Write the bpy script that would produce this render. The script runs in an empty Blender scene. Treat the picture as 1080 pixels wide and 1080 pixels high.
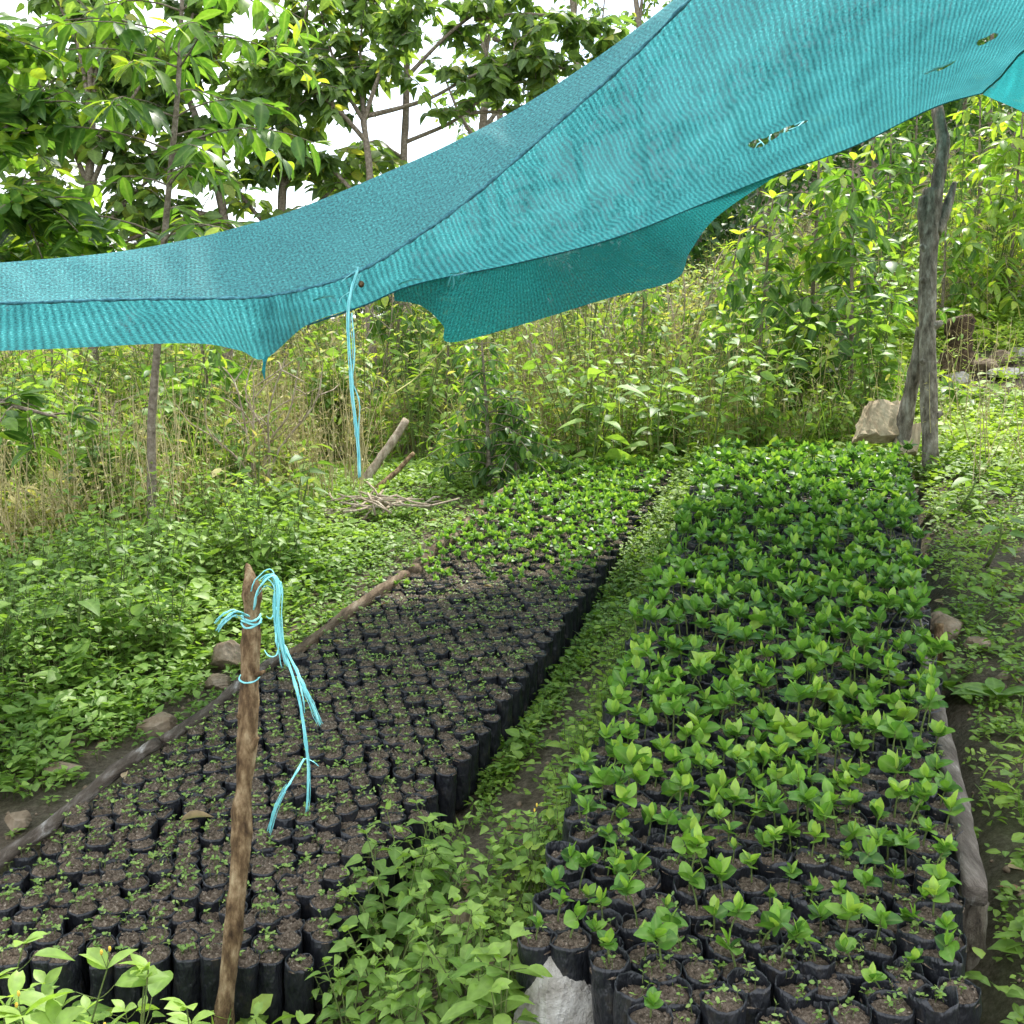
import bpy, bmesh, math, random
import numpy as np
from mathutils import Vector

R = math.radians
rs = np.random.RandomState(7)
random.seed(7)
scene = bpy.context.scene
COL = scene.collection

# ------------------------------------------------------------------ camera
F = 1100.0                       # focal length in photo pixels (1080 wide)
PITCH = R(9.0)
CZ = 1.6
cam_d = bpy.data.cameras.new("camera")
cam = bpy.data.objects.new("camera", cam_d)
COL.objects.link(cam)
cam.location = (0, 0, CZ)
cam.rotation_euler = (R(90) - PITCH, 0, 0)
cam_d.sensor_width = 36
cam_d.lens = 36 * F / 1080
cam_d.clip_start = 0.05
cam_d.clip_end = 2000
scene.camera = cam
cp, sp = math.cos(PITCH), math.sin(PITCH)


def ray(px, py):
    a = (px - 540) / F
    b = (540 - py) / F
    return np.array([a, cp + b * sp, -sp + b * cp])


def P(px, py, Z):
    return np.array([0, 0, CZ]) + Z * ray(px, py)


K = 0.0967                       # the nursery's slope
TOPR, TOPL = CZ - 1.286, CZ - 1.457
HR, HL = 0.19, 0.16             # bag heights
GR, GL = TOPR - HR, TOPL - HL


def hit(px, py, z0):
    d = ray(px, py)
    t = (z0 - CZ) / (d[2] - K * d[1])
    return np.array([0, 0, CZ]) + t * d


def edge(pa, pb, z0):
    a, b = hit(*pa, z0), hit(*pb, z0)
    m = (b[0] - a[0]) / (b[1] - a[1])
    return lambda y: a[0] + m * (y - a[1])


RB_R = edge((1030, 1045), (960, 490), TOPR)
RB_L = edge((535, 1000), (737, 490), TOPR)
LB_R = edge((374, 960), (713, 497), TOPL)
LB_L = edge((0, 905), (566, 497), TOPL)
R_Y0, R_Y1 = hit(700, 1068, TOPR)[1], hit(850, 487, TOPR)[1]
L_Y0, L_Y1 = hit(200, 1006, TOPL)[1], hit(640, 496, TOPL)[1]


def sstep(a, b, v):
    t = np.clip((v - a) / (b - a), 0, 1)
    return t * t * (3 - 2 * t)


_ph = rs.uniform(0, 6.28, (24, 2))
_fr = [rs.uniform(0.6, 1.6, (24, 2)) * rs.choice([-1, 1], (24, 2))][0]


def nz(x, y, s=1.0, o=0):
    """smooth noise about -1..1"""
    v = 0
    for i in range(5):
        j = (i + o * 5) % 24
        v = v + np.sin(x * s * _fr[j, 0] * 1.9 + y * s * _fr[j, 1] * 1.3 + _ph[j, 0]) * np.cos(
            y * s * _fr[(j + 7) % 24, 1] * 1.7 - x * s * _fr[(j + 3) % 24, 0] * .9 + _ph[j, 1])
    return v / 2.4


def ground(x, y):
    x = np.asarray(x, float)
    y = np.asarray(y, float)
    yc = np.clip(y, 1.5, 9)
    ll, lr, rl, rr = LB_L(yc), LB_R(yc), RB_L(yc), RB_R(yc)
    dx = x - (yc - 0) * 0
    lat = np.where(x < ll, TOPL - 0.09 + 0 * x, GL)
    lat = TOPL - 0.09 + (GL - TOPL + 0.09) * sstep(ll - 0.10, ll + 0.02, dx)
    lat = lat + (0.04 - GL) * sstep(lr - 0.02, lr + 0.18, dx)
    lat = lat + (GR - 0.04) * sstep(rl - 0.2, rl + 0.0, dx)
    lat = lat + (0.22 - GR) * sstep(rr + 0.0, rr + 0.12, dx)
    lat = lat + 0.10 * np.clip(dx - rr - 0.1, 0, 30)
    dl = np.clip(ll - 0.9 - dx, 0, 1e9)
    lat = lat - 0.10 * np.minimum(dl, 40)
    smooth = 0.1 + 0.05 * (dx - 0.3 * yc)
    f = sstep(6.6, 8.0, y)
    lat = lat * (1 - f) + f * (np.where(dx > rr, lat, np.minimum(lat, 0.3) * .3 + .7 * np.clip(smooth, -4, 3)))
    z = lat + K * np.clip(y, -20, 14) + 0.05 * np.clip(y - 14, 0, 60)
    t = x - 0.31 * np.clip(y, 0, 30)
    z = z + 0.20 * np.clip(y - 8, 0, 34) * sstep(-5, 3, t)
    near = np.exp(-((y - 4) / 4.0) ** 2)
    z = z + 0.012 * nz(x, y, 2.7, 1) * 1 + 0.12 * (1 - near) * nz(x, y, .5, 2) * sstep(8, 12, y)
    return z


def on_ground(px, py):
    d = ray(px, py)
    o = np.array([0, 0, CZ])
    t, st = 0.6, 0.02
    while t < 120:
        p = o + t * d
        if p[2] <= float(ground(p[0], p[1])):
            return np.array([p[0], p[1], float(ground(p[0], p[1]))])
        t += st
        if t > 12:
            st = 0.1
    return o + 40 * d


# ------------------------------------------------------------------ materials
def newmat(name):
    m = bpy.data.materials.new(name)
    m.use_nodes = True
    nt = m.node_tree
    for n in list(nt.nodes):
        nt.nodes.remove(n)
    out = nt.nodes.new("ShaderNodeOutputMaterial")
    return m, nt, out


def N(nt, t, **kw):
    n = nt.nodes.new(t)
    for k, v in kw.items():
        if k in n.inputs:
            n.inputs[k].default_value = v
        else:
            setattr(n, k, v)
    return n


def ramp(nt, stops):
    r = nt.nodes.new("ShaderNodeValToRGB")
    e = r.color_ramp.elements
    while len(e) > 1:
        e.remove(e[-1])
    e[0].position, e[0].color = stops[0][0], (*stops[0][1], 1)
    for p, c in stops[1:]:
        x = e.new(p)
        x.color = (*c, 1)
    return r


def leaf_mat(name, stops, rough=.45, trans=.38, spec=.4, obj_var=.15):
    m, nt, out = newmat(name)
    L = nt.links.new
    at = N(nt, "ShaderNodeAttribute", attribute_name="tint")
    oi = N(nt, "ShaderNodeObjectInfo")
    ma = N(nt, "ShaderNodeMath", operation="MULTIPLY_ADD")
    ma.inputs[1].default_value = obj_var
    ma.inputs[2].default_value = -obj_var / 2
    L(oi.outputs["Random"], ma.inputs[0])
    ad = N(nt, "ShaderNodeMath", operation="ADD")
    L(at.outputs["Fac"], ad.inputs[0])
    L(ma.outputs[0], ad.inputs[1])
    rp = ramp(nt, stops)
    L(ad.outputs[0], rp.inputs[0])
    # blotches on the blade
    geo = N(nt, "ShaderNodeTexCoord")
    no = N(nt, "ShaderNodeTexNoise", Scale=55.0, Detail=3.0)
    L(geo.outputs["Object"], no.inputs["Vector"])
    mr = N(nt, "ShaderNodeMapRange")
    mr.inputs[1].default_value, mr.inputs[2].default_value = .3, .7
    mr.inputs[3].default_value, mr.inputs[4].default_value = .78, 1.22
    L(no.outputs["Fac"], mr.inputs[0])
    mx = N(nt, "ShaderNodeVectorMath", operation="SCALE")
    L(rp.outputs[0], mx.inputs[0])
    L(mr.outputs[0], mx.inputs[3])
    # pale midrib
    ve = N(nt, "ShaderNodeAttribute", attribute_name="vein")
    vr = N(nt, "ShaderNodeMath", operation="POWER")
    vr.inputs[1].default_value = 5
    L(ve.outputs["Fac"], vr.inputs[0])
    vm = N(nt, "ShaderNodeMath", operation="MULTIPLY")
    vm.inputs[1].default_value = .45
    L(vr.outputs[0], vm.inputs[0])
    mixv = N(nt, "ShaderNodeMix", data_type="RGBA")
    L(vm.outputs[0], mixv.inputs["Factor"])
    L(mx.outputs[0], mixv.inputs["A"])
    mixv.inputs["B"].default_value = (.25, .36, .11, 1)
    pb = N(nt, "ShaderNodeBsdfPrincipled", Roughness=rough)
    pb.inputs["Specular IOR Level"].default_value = spec
    L(mixv.outputs["Result"], pb.inputs["Base Color"])
    tr = N(nt, "ShaderNodeBsdfTranslucent")
    tm = N(nt, "ShaderNodeVectorMath", operation="MULTIPLY")
    tm.inputs[1].default_value = (1.7, 1.75, .75)
    L(mixv.outputs["Result"], tm.inputs[0])
    L(tm.outputs[0], tr.inputs["Color"])
    ms = N(nt, "ShaderNodeMixShader")
    ms.inputs[0].default_value = trans
    L(pb.outputs[0], ms.inputs[1])
    L(tr.outputs[0], ms.inputs[2])
    L(ms.outputs[0], out.inputs[0])
    return m


def rough_mat(name, stops, scale=20, rough=.9, detail=6, stretch=(1, 1, 1), bump=.4, spec=.2, bscale=None, dist=.02):
    m, nt, out = newmat(name)
    L = nt.links.new
    tc = N(nt, "ShaderNodeTexCoord")
    mp = N(nt, "ShaderNodeMapping")
    mp.inputs["Scale"].default_value = stretch
    L(tc.outputs["Object"], mp.inputs[0])
    no = N(nt, "ShaderNodeTexNoise", Scale=float(scale), Detail=float(detail), Roughness=.65)
    L(mp.outputs[0], no.inputs["Vector"])
    rp = ramp(nt, stops)
    L(no.outputs["Fac"], rp.inputs[0])
    pb = N(nt, "ShaderNodeBsdfPrincipled", Roughness=rough)
    pb.inputs["Specular IOR Level"].default_value = spec
    L(rp.outputs[0], pb.inputs["Base Color"])
    n2 = N(nt, "ShaderNodeTexNoise", Scale=float(bscale or scale * 2.3), Detail=5.0, Roughness=.7)
    L(mp.outputs[0], n2.inputs["Vector"])
    bp = N(nt, "ShaderNodeBump", Strength=bump, Distance=dist)
    L(n2.outputs["Fac"], bp.inputs["Height"])
    L(bp.outputs[0], pb.inputs["Normal"])
    L(pb.outputs[0], out.inputs[0])
    return m


M = {}
M["seedling"] = leaf_mat("seedling_leaf", [(0, (.03, .085, .016)), (.4, (.085, .20, .028)), (.75, (.17, .32, .04)), (1, (.30, .43, .07))],
                         rough=.42, trans=.34, spec=.34, obj_var=.26)
M["sprout"] = leaf_mat("sprout_leaf", [(0, (.08, .16, .028)), (.6, (.16, .27, .05)), (1, (.28, .38, .10))], trans=.3, obj_var=.3)
M["weed"] = leaf_mat("weed_leaf", [(0, (.05, .105, .02)), (.5, (.12, .22, .036)), (1, (.25, .37, .075))], trans=.4, rough=.5)
M["cover"] = leaf_mat("cover_leaf", [(0, (.055, .11, .016)), (.5, (.135, .235, .032)), (1, (.29, .39, .06))], trans=.4, rough=.55)
M["coffee"] = leaf_mat("coffee_leaf", [(0, (.022, .058, .015)), (.45, (.06, .14, .025)), (.75, (.15, .26, .033)), (1, (.34, .42, .05))],
                       trans=.5, rough=.42, spec=.36)
M["shade"] = leaf_mat("shade_tree_leaf", [(0, (.04, .085, .03)), (.5, (.10, .17, .05)), (.85, (.18, .25, .055)), (1, (.34, .34, .06))],
                      trans=.55, rough=.45)
M["brush"] = leaf_mat("brush_leaf", [(0, (.05, .12, .02)), (.5, (.15, .25, .04)), (.8, (.30, .34, .08)), (1, (.44, .38, .17))],
                      trans=.4, rough=.6, spec=.2)
M["dry"] = leaf_mat("dry_stem", [(0, (.13, .11, .04)), (.5, (.32, .27, .12)), (1, (.52, .45, .26))], trans=.15, rough=.8, spec=.15)
M["wood_far"] = leaf_mat("wood_leaf", [(0, (.012, .04, .012)), (.5, (.03, .085, .02)), (1, (.09, .16, .03))], trans=.35, rough=.5)
M["stem"] = rough_mat("green_stem", [(.3, (.07, .12, .03)), (.7, (.14, .16, .05))], 30)
M["bark"] = rough_mat("grey_bark", [(.3, (.045, .036, .027)), (.43, (.14, .115, .085)), (.55, (.25, .215, .165)), (.68, (.42, .38, .31))], 30, stretch=(1, 1, .35), bump=.9, bscale=90)
M["bark_brown"] = rough_mat("brown_bark", [(.3, (.035, .02, .011)), (.45, (.13, .08, .04)), (.55, (.24, .16, .085)), (.7, (.42, .32, .19))], 46, stretch=(1, 1, .38), bump=1.0, bscale=110, dist=.012)
M["branch"] = rough_mat("branch_bark", [(.3, (.09, .07, .05)), (.5, (.19, .155, .115)), (.7, (.30, .26, .2))], 40, bump=.6)
M["log"] = rough_mat("weathered_log", [(.28, (.035, .026, .02)), (.48, (.10, .078, .06)), (.58, (.19, .16, .135)), (.66, (.42, .39, .36)), (.8, (.55, .52, .49))], 17,
                     stretch=(1.6, .3, 1.6), bump=1.0, bscale=70, dist=.015)
M["cut"] = rough_mat("cut_timber", [(.3, (.20, .14, .08)), (.55, (.42, .33, .21)), (.8, (.55, .46, .32))], 12, stretch=(1, 1, .4), bump=.6)
M["deadwood"] = rough_mat("dead_wood", [(.3, (.16, .12, .08)), (.5, (.36, .29, .21)), (.7, (.55, .48, .37))], 30, stretch=(1, 1, .3), bump=.8)
M["rotten"] = rough_mat("rotten_wood", [(.3, (.02, .013, .008)), (.5, (.07, .045, .026)), (.7, (.17, .12, .075))], 30, bump=1.0)
M["log_brown"] = rough_mat("brown_log", [(.3, (.05, .033, .02)), (.48, (.14, .095, .06)), (.6, (.22, .16, .105)), (.72, (.36, .29, .21))], 20, stretch=(1.6, .25, 1.6), bump=1.0, bscale=70, dist=.012)
M["plank"] = rough_mat("weathered_plank", [(.28, (.05, .04, .032)), (.46, (.13, .108, .088)), (.6, (.21, .18, .15)), (.7, (.46, .43, .39))], 20, stretch=(1.6, .3, 1.6), bump=1.0, bscale=80, dist=.012)
M["stone"] = rough_mat("pale_stone", [(.3, (.17, .15, .125)), (.45, (.33, .305, .265)), (.55, (.43, .405, .365)), (.7, (.58, .56, .52))], 14, bump=.9, bscale=40, dist=.02)
M["stone_b"] = rough_mat("brown_stone", [(.25, (.08, .055, .035)), (.5, (.2, .15, .1)), (.75, (.33, .27, .2))], 10, bump=.6, dist=.015)
M["soil"] = rough_mat("potting_soil", [(.3, (.04, .029, .020)), (.47, (.135, .10, .07)), (.6, (.25, .195, .145)), (.7, (.52, .45, .36))], 120, bump=1.0,
                      bscale=170, dist=.012)
M["deadleaf"] = leaf_mat("dead_leaf", [(0, (.16, .08, .03)), (.5, (.3, .19, .1)), (1, (.45, .34, .22))], trans=.15, rough=.7)
M["bud"] = rough_mat("flower_bud", [(.3, (.5, .3, .03)), (.7, (.7, .5, .08))], 60)


def plastic_mat():
    m, nt, out = newmat("black_polybag")
    L = nt.links.new
    tc = N(nt, "ShaderNodeTexCoord")
    no = N(nt, "ShaderNodeTexNoise", Scale=24.0, Detail=4.0, Roughness=.6)
    L(tc.outputs["Object"], no.inputs["Vector"])
    rp = ramp(nt, [(.35, (.007, .008, .010)), (.55, (.016, .017, .021)), (.68, (.035, .031, .027)), (.85, (.09, .075, .06))])
    L(no.outputs["Fac"], rp.inputs[0])
    pb = N(nt, "ShaderNodeBsdfPrincipled", Roughness=.36)
    pb.inputs["Specular IOR Level"].default_value = .45
    L(rp.outputs[0], pb.inputs["Base Color"])
    mp = N(nt, "ShaderNodeMapping")
    mp.inputs["Scale"].default_value = (1, 1, .45)
    L(tc.outputs["Object"], mp.inputs[0])
    n2 = N(nt, "ShaderNodeTexNoise", Scale=60.0, Detail=3.0)
    L(mp.outputs[0], n2.inputs["Vector"])
    bp = N(nt, "ShaderNodeBump", Strength=.8, Distance=.015)
    L(n2.outputs["Fac"], bp.inputs["Height"])
    L(bp.outputs[0], pb.inputs["Normal"])
    L(pb.outputs[0], out.inputs[0])
    return m


M["plastic"] = plastic_mat()


def ground_mat():
    m, nt, out = newmat("hillside_ground")
    L = nt.links.new
    tc = N(nt, "ShaderNodeTexCoord")
    big = N(nt, "ShaderNodeTexNoise", Scale=1.3, Detail=5.0, Roughness=.65)
    L(tc.outputs["Object"], big.inputs["Vector"])
    fine = N(nt, "ShaderNodeTexNoise", Scale=60.0, Detail=10.0, Roughness=.8)
    L(tc.outputs["Object"], fine.inputs["Vector"])
    soil = ramp(nt, [(.3, (.05, .037, .024)), (.5, (.14, .11, .078)), (.66, (.25, .205, .155)), (.8, (.4, .35, .28))])
    L(fine.outputs["Fac"], soil.inputs[0])
    green = ramp(nt, [(.3, (.03, .05, .015)), (.7, (.09, .13, .035))])
    L(fine.outputs["Fac"], green.inputs[0])
    f = ramp(nt, [(.5, (0, 0, 0)), (.72, (.7, .7, .7))])
    L(big.outputs["Fac"], f.inputs[0])
    mx = N(nt, "ShaderNodeMix", data_type="RGBA")
    L(f.outputs[0], mx.inputs["Factor"])
    L(soil.outputs[0], mx.inputs["A"])
    L(green.outputs[0], mx.inputs["B"])
    pb = N(nt, "ShaderNodeBsdfPrincipled", Roughness=.95)
    pb.inputs["Specular IOR Level"].default_value = .15
    L(mx.outputs["Result"], pb.inputs["Base Color"])
    bp = N(nt, "ShaderNodeBump", Strength=.9, Distance=.03)
    L(fine.outputs["Fac"], bp.inputs["Height"])
    L(bp.outputs[0], pb.inputs["Normal"])
    L(pb.outputs[0], out.inputs[0])
    return m


M["ground"] = ground_mat()


def net_mat(name, rib, weave, bright, dark, transp, transl, ribmix):
    """knitted shade cloth: pale raffia tapes on a dark thread, partly open"""
    m, nt, out = newmat(name)
    L = nt.links.new
    at = N(nt, "ShaderNodeAttribute", attribute_name="netuv")
    sx = N(nt, "ShaderNodeSeparateXYZ")
    L(at.outputs["Vector"], sx.inputs[0])
    no = N(nt, "ShaderNodeTexNoise", Scale=9.0, Detail=3.0)
    L(at.outputs["Vector"], no.inputs["Vector"])

    def wave(sock, period, distort):
        a = N(nt, "ShaderNodeMath", operation="MULTIPLY_ADD")
        a.inputs[1].default_value = 6.2832 / period
        L(sock, a.inputs[0])
        d = N(nt, "ShaderNodeMath", operation="MULTIPLY")
        d.inputs[1].default_value = distort
        L(no.outputs["Fac"], d.inputs[0])
        L(d.outputs[0], a.inputs[2])
        s = N(nt, "ShaderNodeMath", operation="SINE")
        L(a.outputs[0], s.inputs[0])
        r = N(nt, "ShaderNodeMapRange")
        r.inputs[1].default_value, r.inputs[2].default_value = -1, 1
        L(s.outputs[0], r.inputs[0])
        return r.outputs[0]

    w1 = wave(sx.outputs[0], rib, 3.2)
    # speckle of tapes
    mp = N(nt, "ShaderNodeMapping")
    mp.inputs["Scale"].default_value = (1, weave, 1)
    L(at.outputs["Vector"], mp.inputs[0])
    sk = N(nt, "ShaderNodeTexNoise", Scale=125.0, Detail=3.0, Roughness=.75)
    L(mp.outputs[0], sk.inputs["Vector"])
    skr = N(nt, "ShaderNodeMapRange")
    skr.inputs[1].default_value, skr.inputs[2].default_value = .36, .64
    L(sk.outputs["Fac"], skr.inputs[0])
    mixf = N(nt, "ShaderNodeMix", data_type="FLOAT")
    mixf.inputs["Factor"].default_value = ribmix
    L(skr.outputs[0], mixf.inputs["A"])
    L(w1, mixf.inputs["B"])
    # large scale wear
    wn = N(nt, "ShaderNodeTexNoise", Scale=2.2, Detail=4.0)
    L(at.outputs["Vector"], wn.inputs["Vector"])
    wr = N(nt, "ShaderNodeMapRange")
    wr.inputs[1].default_value, wr.inputs[2].default_value = .3, .7
    wr.inputs[3].default_value, wr.inputs[4].default_value = -.12, .12
    L(wn.outputs["Fac"], wr.inputs[0])
    ad = N(nt, "ShaderNodeMath", operation="ADD")
    L(mixf.outputs["Result"], ad.inputs[0])
    L(wr.outputs[0], ad.inputs[1])
    rp = ramp(nt, [(.12, dark), (.5, tuple((a + b * 1.2) / 2.2 for a, b in zip(dark, bright))), (.85, bright), (1, tuple(min(1, c * 1.35 + .06) for c in bright))])
    L(ad.outputs[0], rp.inputs[0])
    df = N(nt, "ShaderNodeBsdfPrincipled", Roughness=.55)
    df.inputs["Specular IOR Level"].default_value = .25
    L(rp.outputs[0], df.inputs["Base Color"])
    tr = N(nt, "ShaderNodeBsdfTranslucent")
    L(rp.outputs[0], tr.inputs["Color"])
    ms = N(nt, "ShaderNodeMixShader")
    ms.inputs[0].default_value = transl
    L(df.outputs[0], ms.inputs[1])
    L(tr.outputs[0], ms.inputs[2])
    tp = N(nt, "ShaderNodeBsdfTransparent")
    # openness: small gaps between tapes, plus real rips (attribute hole)
    op = N(nt, "ShaderNodeMapRange")
    op.inputs[1].default_value, op.inputs[2].default_value = .1, .6
    op.inputs[3].default_value, op.inputs[4].default_value = min(1, transp * 2.2), transp * .3
    L(ad.outputs[0], op.inputs[0])
    ho = N(nt, "ShaderNodeAttribute", attribute_name="hole")
    gt = N(nt, "ShaderNodeMath", operation="GREATER_THAN")
    gt.inputs[1].default_value = .5
    hn = N(nt, "ShaderNodeMath", operation="MULTIPLY_ADD")
    hn.inputs[1].default_value = 1.1
    L(sk.outputs["Fac"], hn.inputs[0])
    L(ho.outputs["Fac"], hn.inputs[2])
    hs = N(nt, "ShaderNodeMath", operation="SUBTRACT")
    hs.inputs[1].default_value = .55
    L(hn.outputs[0], hs.inputs[0])
    L(hs.outputs[0], gt.inputs[0])
    mxm = N(nt, "ShaderNodeMath", operation="MAXIMUM")
    L(op.outputs[0], mxm.inputs[0])
    L(gt.outputs[0], mxm.inputs[1])
    m2 = N(nt, "ShaderNodeMixShader")
    L(mxm.outputs[0], m2.inputs[0])
    L(ms.outputs[0], m2.inputs[1])
    L(tp.outputs[0], m2.inputs[2])
    bp = N(nt, "ShaderNodeBump", Strength=.5, Distance=.006)
    L(ad.outputs[0], bp.inputs["Height"])
    L(bp.outputs[0], df.inputs["Normal"])
    L(m2.outputs[0], out.inputs[0])
    return m


M["net_top"] = net_mat("shade_net_canopy", .024, .5, (.045, .24, .252), (.013, .066, .080), .018, .68, .38)
M["net_eave"] = net_mat("shade_net_eave", .012, 1.4, (.12, .47, .50), (.06, .175, .205), .03, .45, .15)
M["net_flap"] = net_mat("shade_net_flap", .02, .7, (.034, .37, .38), (.014, .13, .14), .03, .55, .25)
M["hem"] = rough_mat("net_hem", [(.3, (.02, .08, .10)), (.5, (.05, .17, .21)), (.7, (.10, .32, .37))], 90)
M["twine"] = rough_mat("blue_raffia", [(.3, (.14, .52, .56)), (.6, (.3, .72, .74)), (.8, (.55, .85, .85))], 70, rough=.45, stretch=(1, 1, .2), bump=.3)
M["twine_dark"] = rough_mat("teal_raffia", [(.3, (.02, .22, .26)), (.7, (.06, .42, .46))], 70, rough=.5)
M["cord"] = rough_mat("straw_cord", [(.3, (.45, .4, .12)), (.7, (.6, .55, .25))], 70)


# ------------------------------------------------------------------ mesh builder
class MB:
    def __init__(s):
        s.V, s.T, s.Q, s.tm, s.qm, s.ti, s.ve = [], [], [], [], [], [], []
        s.n = 0

    def add(s, V, T=None, Q=None, tint=0.5, mat=0, vein=0.0):
        V = np.asarray(V, float).reshape(-1, 3)
        k = len(V)
        s.V.append(V)
        s.ti.append(np.broadcast_to(np.asarray(tint, float), (k,)).copy())
        s.ve.append(np.broadcast_to(np.asarray(vein, float), (k,)).copy())
        if T is not None and len(T):
            T = np.asarray(T, int).reshape(-1, 3)
            s.T.append(T + s.n)
            s.tm.append(np.full(len(T), mat))
        if Q is not None and len(Q):
            Q = np.asarray(Q, int).reshape(-1, 4)
            s.Q.append(Q + s.n)
            s.qm.append(np.full(len(Q), mat))
        s.n += k

    def arrays(s):
        c = lambda a, sh, d: np.concatenate(a) if a else np.zeros(sh, d)
        return (c(s.V, (0, 3), float), c(s.T, (0, 3), int), c(s.Q, (0, 4), int), c(s.tm, (0,), int), c(s.qm, (0,), int), c(s.ti, (0,), float), c(s.ve, (0,), float))

    def merge(s, other, pos, rz=0., sc=1., matmap=None, dt=0.):
        V, T, Q, tm, qm, ti, ve = other
        c, d = math.cos(rz), math.sin(rz)
        W = np.stack([V[:, 0] * c - V[:, 1] * d, V[:, 0] * d + V[:, 1] * c, V[:, 2]], 1) * sc + np.asarray(pos)
        s.V.append(W)
        s.ti.append(ti + dt)
        s.ve.append(ve)
        mm = np.asarray(matmap) if matmap is not None else None
        if len(T):
            s.T.append(T + s.n)
            s.tm.append(mm[tm] if mm is not None else tm)
        if len(Q):
            s.Q.append(Q + s.n)
            s.qm.append(mm[qm] if mm is not None else qm)
        s.n += len(V)

    def mesh(s, name, mats, attrs=None):
        V, T, Q, tm, qm, ti, ve = s.arrays()
        me = bpy.data.meshes.new(name)
        me.vertices.add(len(V))
        me.vertices.foreach_set("co", V.ravel())
        nl = len(T) * 3 + len(Q) * 4
        me.loops.add(nl)
        me.loops.foreach_set("vertex_index", np.concatenate([T.ravel(), Q.ravel()]).astype(np.int32))
        me.polygons.add(len(T) + len(Q))
        st = np.concatenate([np.arange(len(T)) * 3, len(T) * 3 + np.arange(len(Q)) * 4]).astype(np.int32)
        me.polygons.foreach_set("loop_start", st)
        me.polygons.foreach_set("material_index", np.concatenate([tm, qm]).astype(np.int32))
        me.polygons.foreach_set("use_smooth", np.ones(len(T) + len(Q), bool))
        for nm, a in (("tint", ti), ("vein", ve)):
            at = me.attributes.new(nm, "FLOAT", "POINT")
            at.data.foreach_set("value", a.astype(np.float32))
        for nm, (ty, a) in (attrs or {}).items():
            at = me.attributes.new(nm, ty, "POINT")
            at.data.foreach_set("vector" if ty == "FLOAT_VECTOR" else "value", np.asarray(a, np.float32).ravel())
        for m in mats:
            me.materials.append(m)
        me.update(calc_edges=True)
        me.validate()
        return me

    def build(s, name, mats, parent=None, loc=None, attrs=None):
        o = bpy.data.objects.new(name, s.mesh(name, mats, attrs))
        COL.objects.link(o)
        if parent:
            o.parent = parent
        if loc is not None:
            o.location = loc
        return o


def tag(o, label=None, cat=None, group=None, kind=None):
    if label:
        o["label"] = label
    if cat:
        o["category"] = cat
    if group:
        o["group"] = group
    if kind:
        o["kind"] = kind
    return o


def empty(name, loc, rz=0.):
    o = bpy.data.objects.new(name, None)
    COL.objects.link(o)
    o.location = tuple(float(v) for v in loc)
    o.rotation_euler = (0, 0, rz)
    o.empty_display_size = .05
    return o


def norm(v):
    return v / np.maximum(np.linalg.norm(v, axis=-1, keepdims=True), 1e-9)


STA = {0: ([0, .5, 1], [0, 1, 0]),
       1: ([0, .34, .7, 1], [0, .95, .8, 0]),
       2: ([0, .2, .45, .72, 1], [0, .78, 1, .68, 0]),
       3: ([0, .12, .35, .6, .85, 1], [0, .62, 1, .98, .58, 0]),      # round
       4: ([0, .1, .28, .55, .8, 1], [0, .85, 1, .72, .34, 0]),       # heart
       6: ([0, .13, .34, .58, .82, .93, 1], [0, .58, .96, 1, .66, .34, 0]),
       5: ([0, .15, .35, .55, .75, .9, 1], [0, .55, .92, 1, .72, .3, 0])}   # elliptic with drip tip


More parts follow.
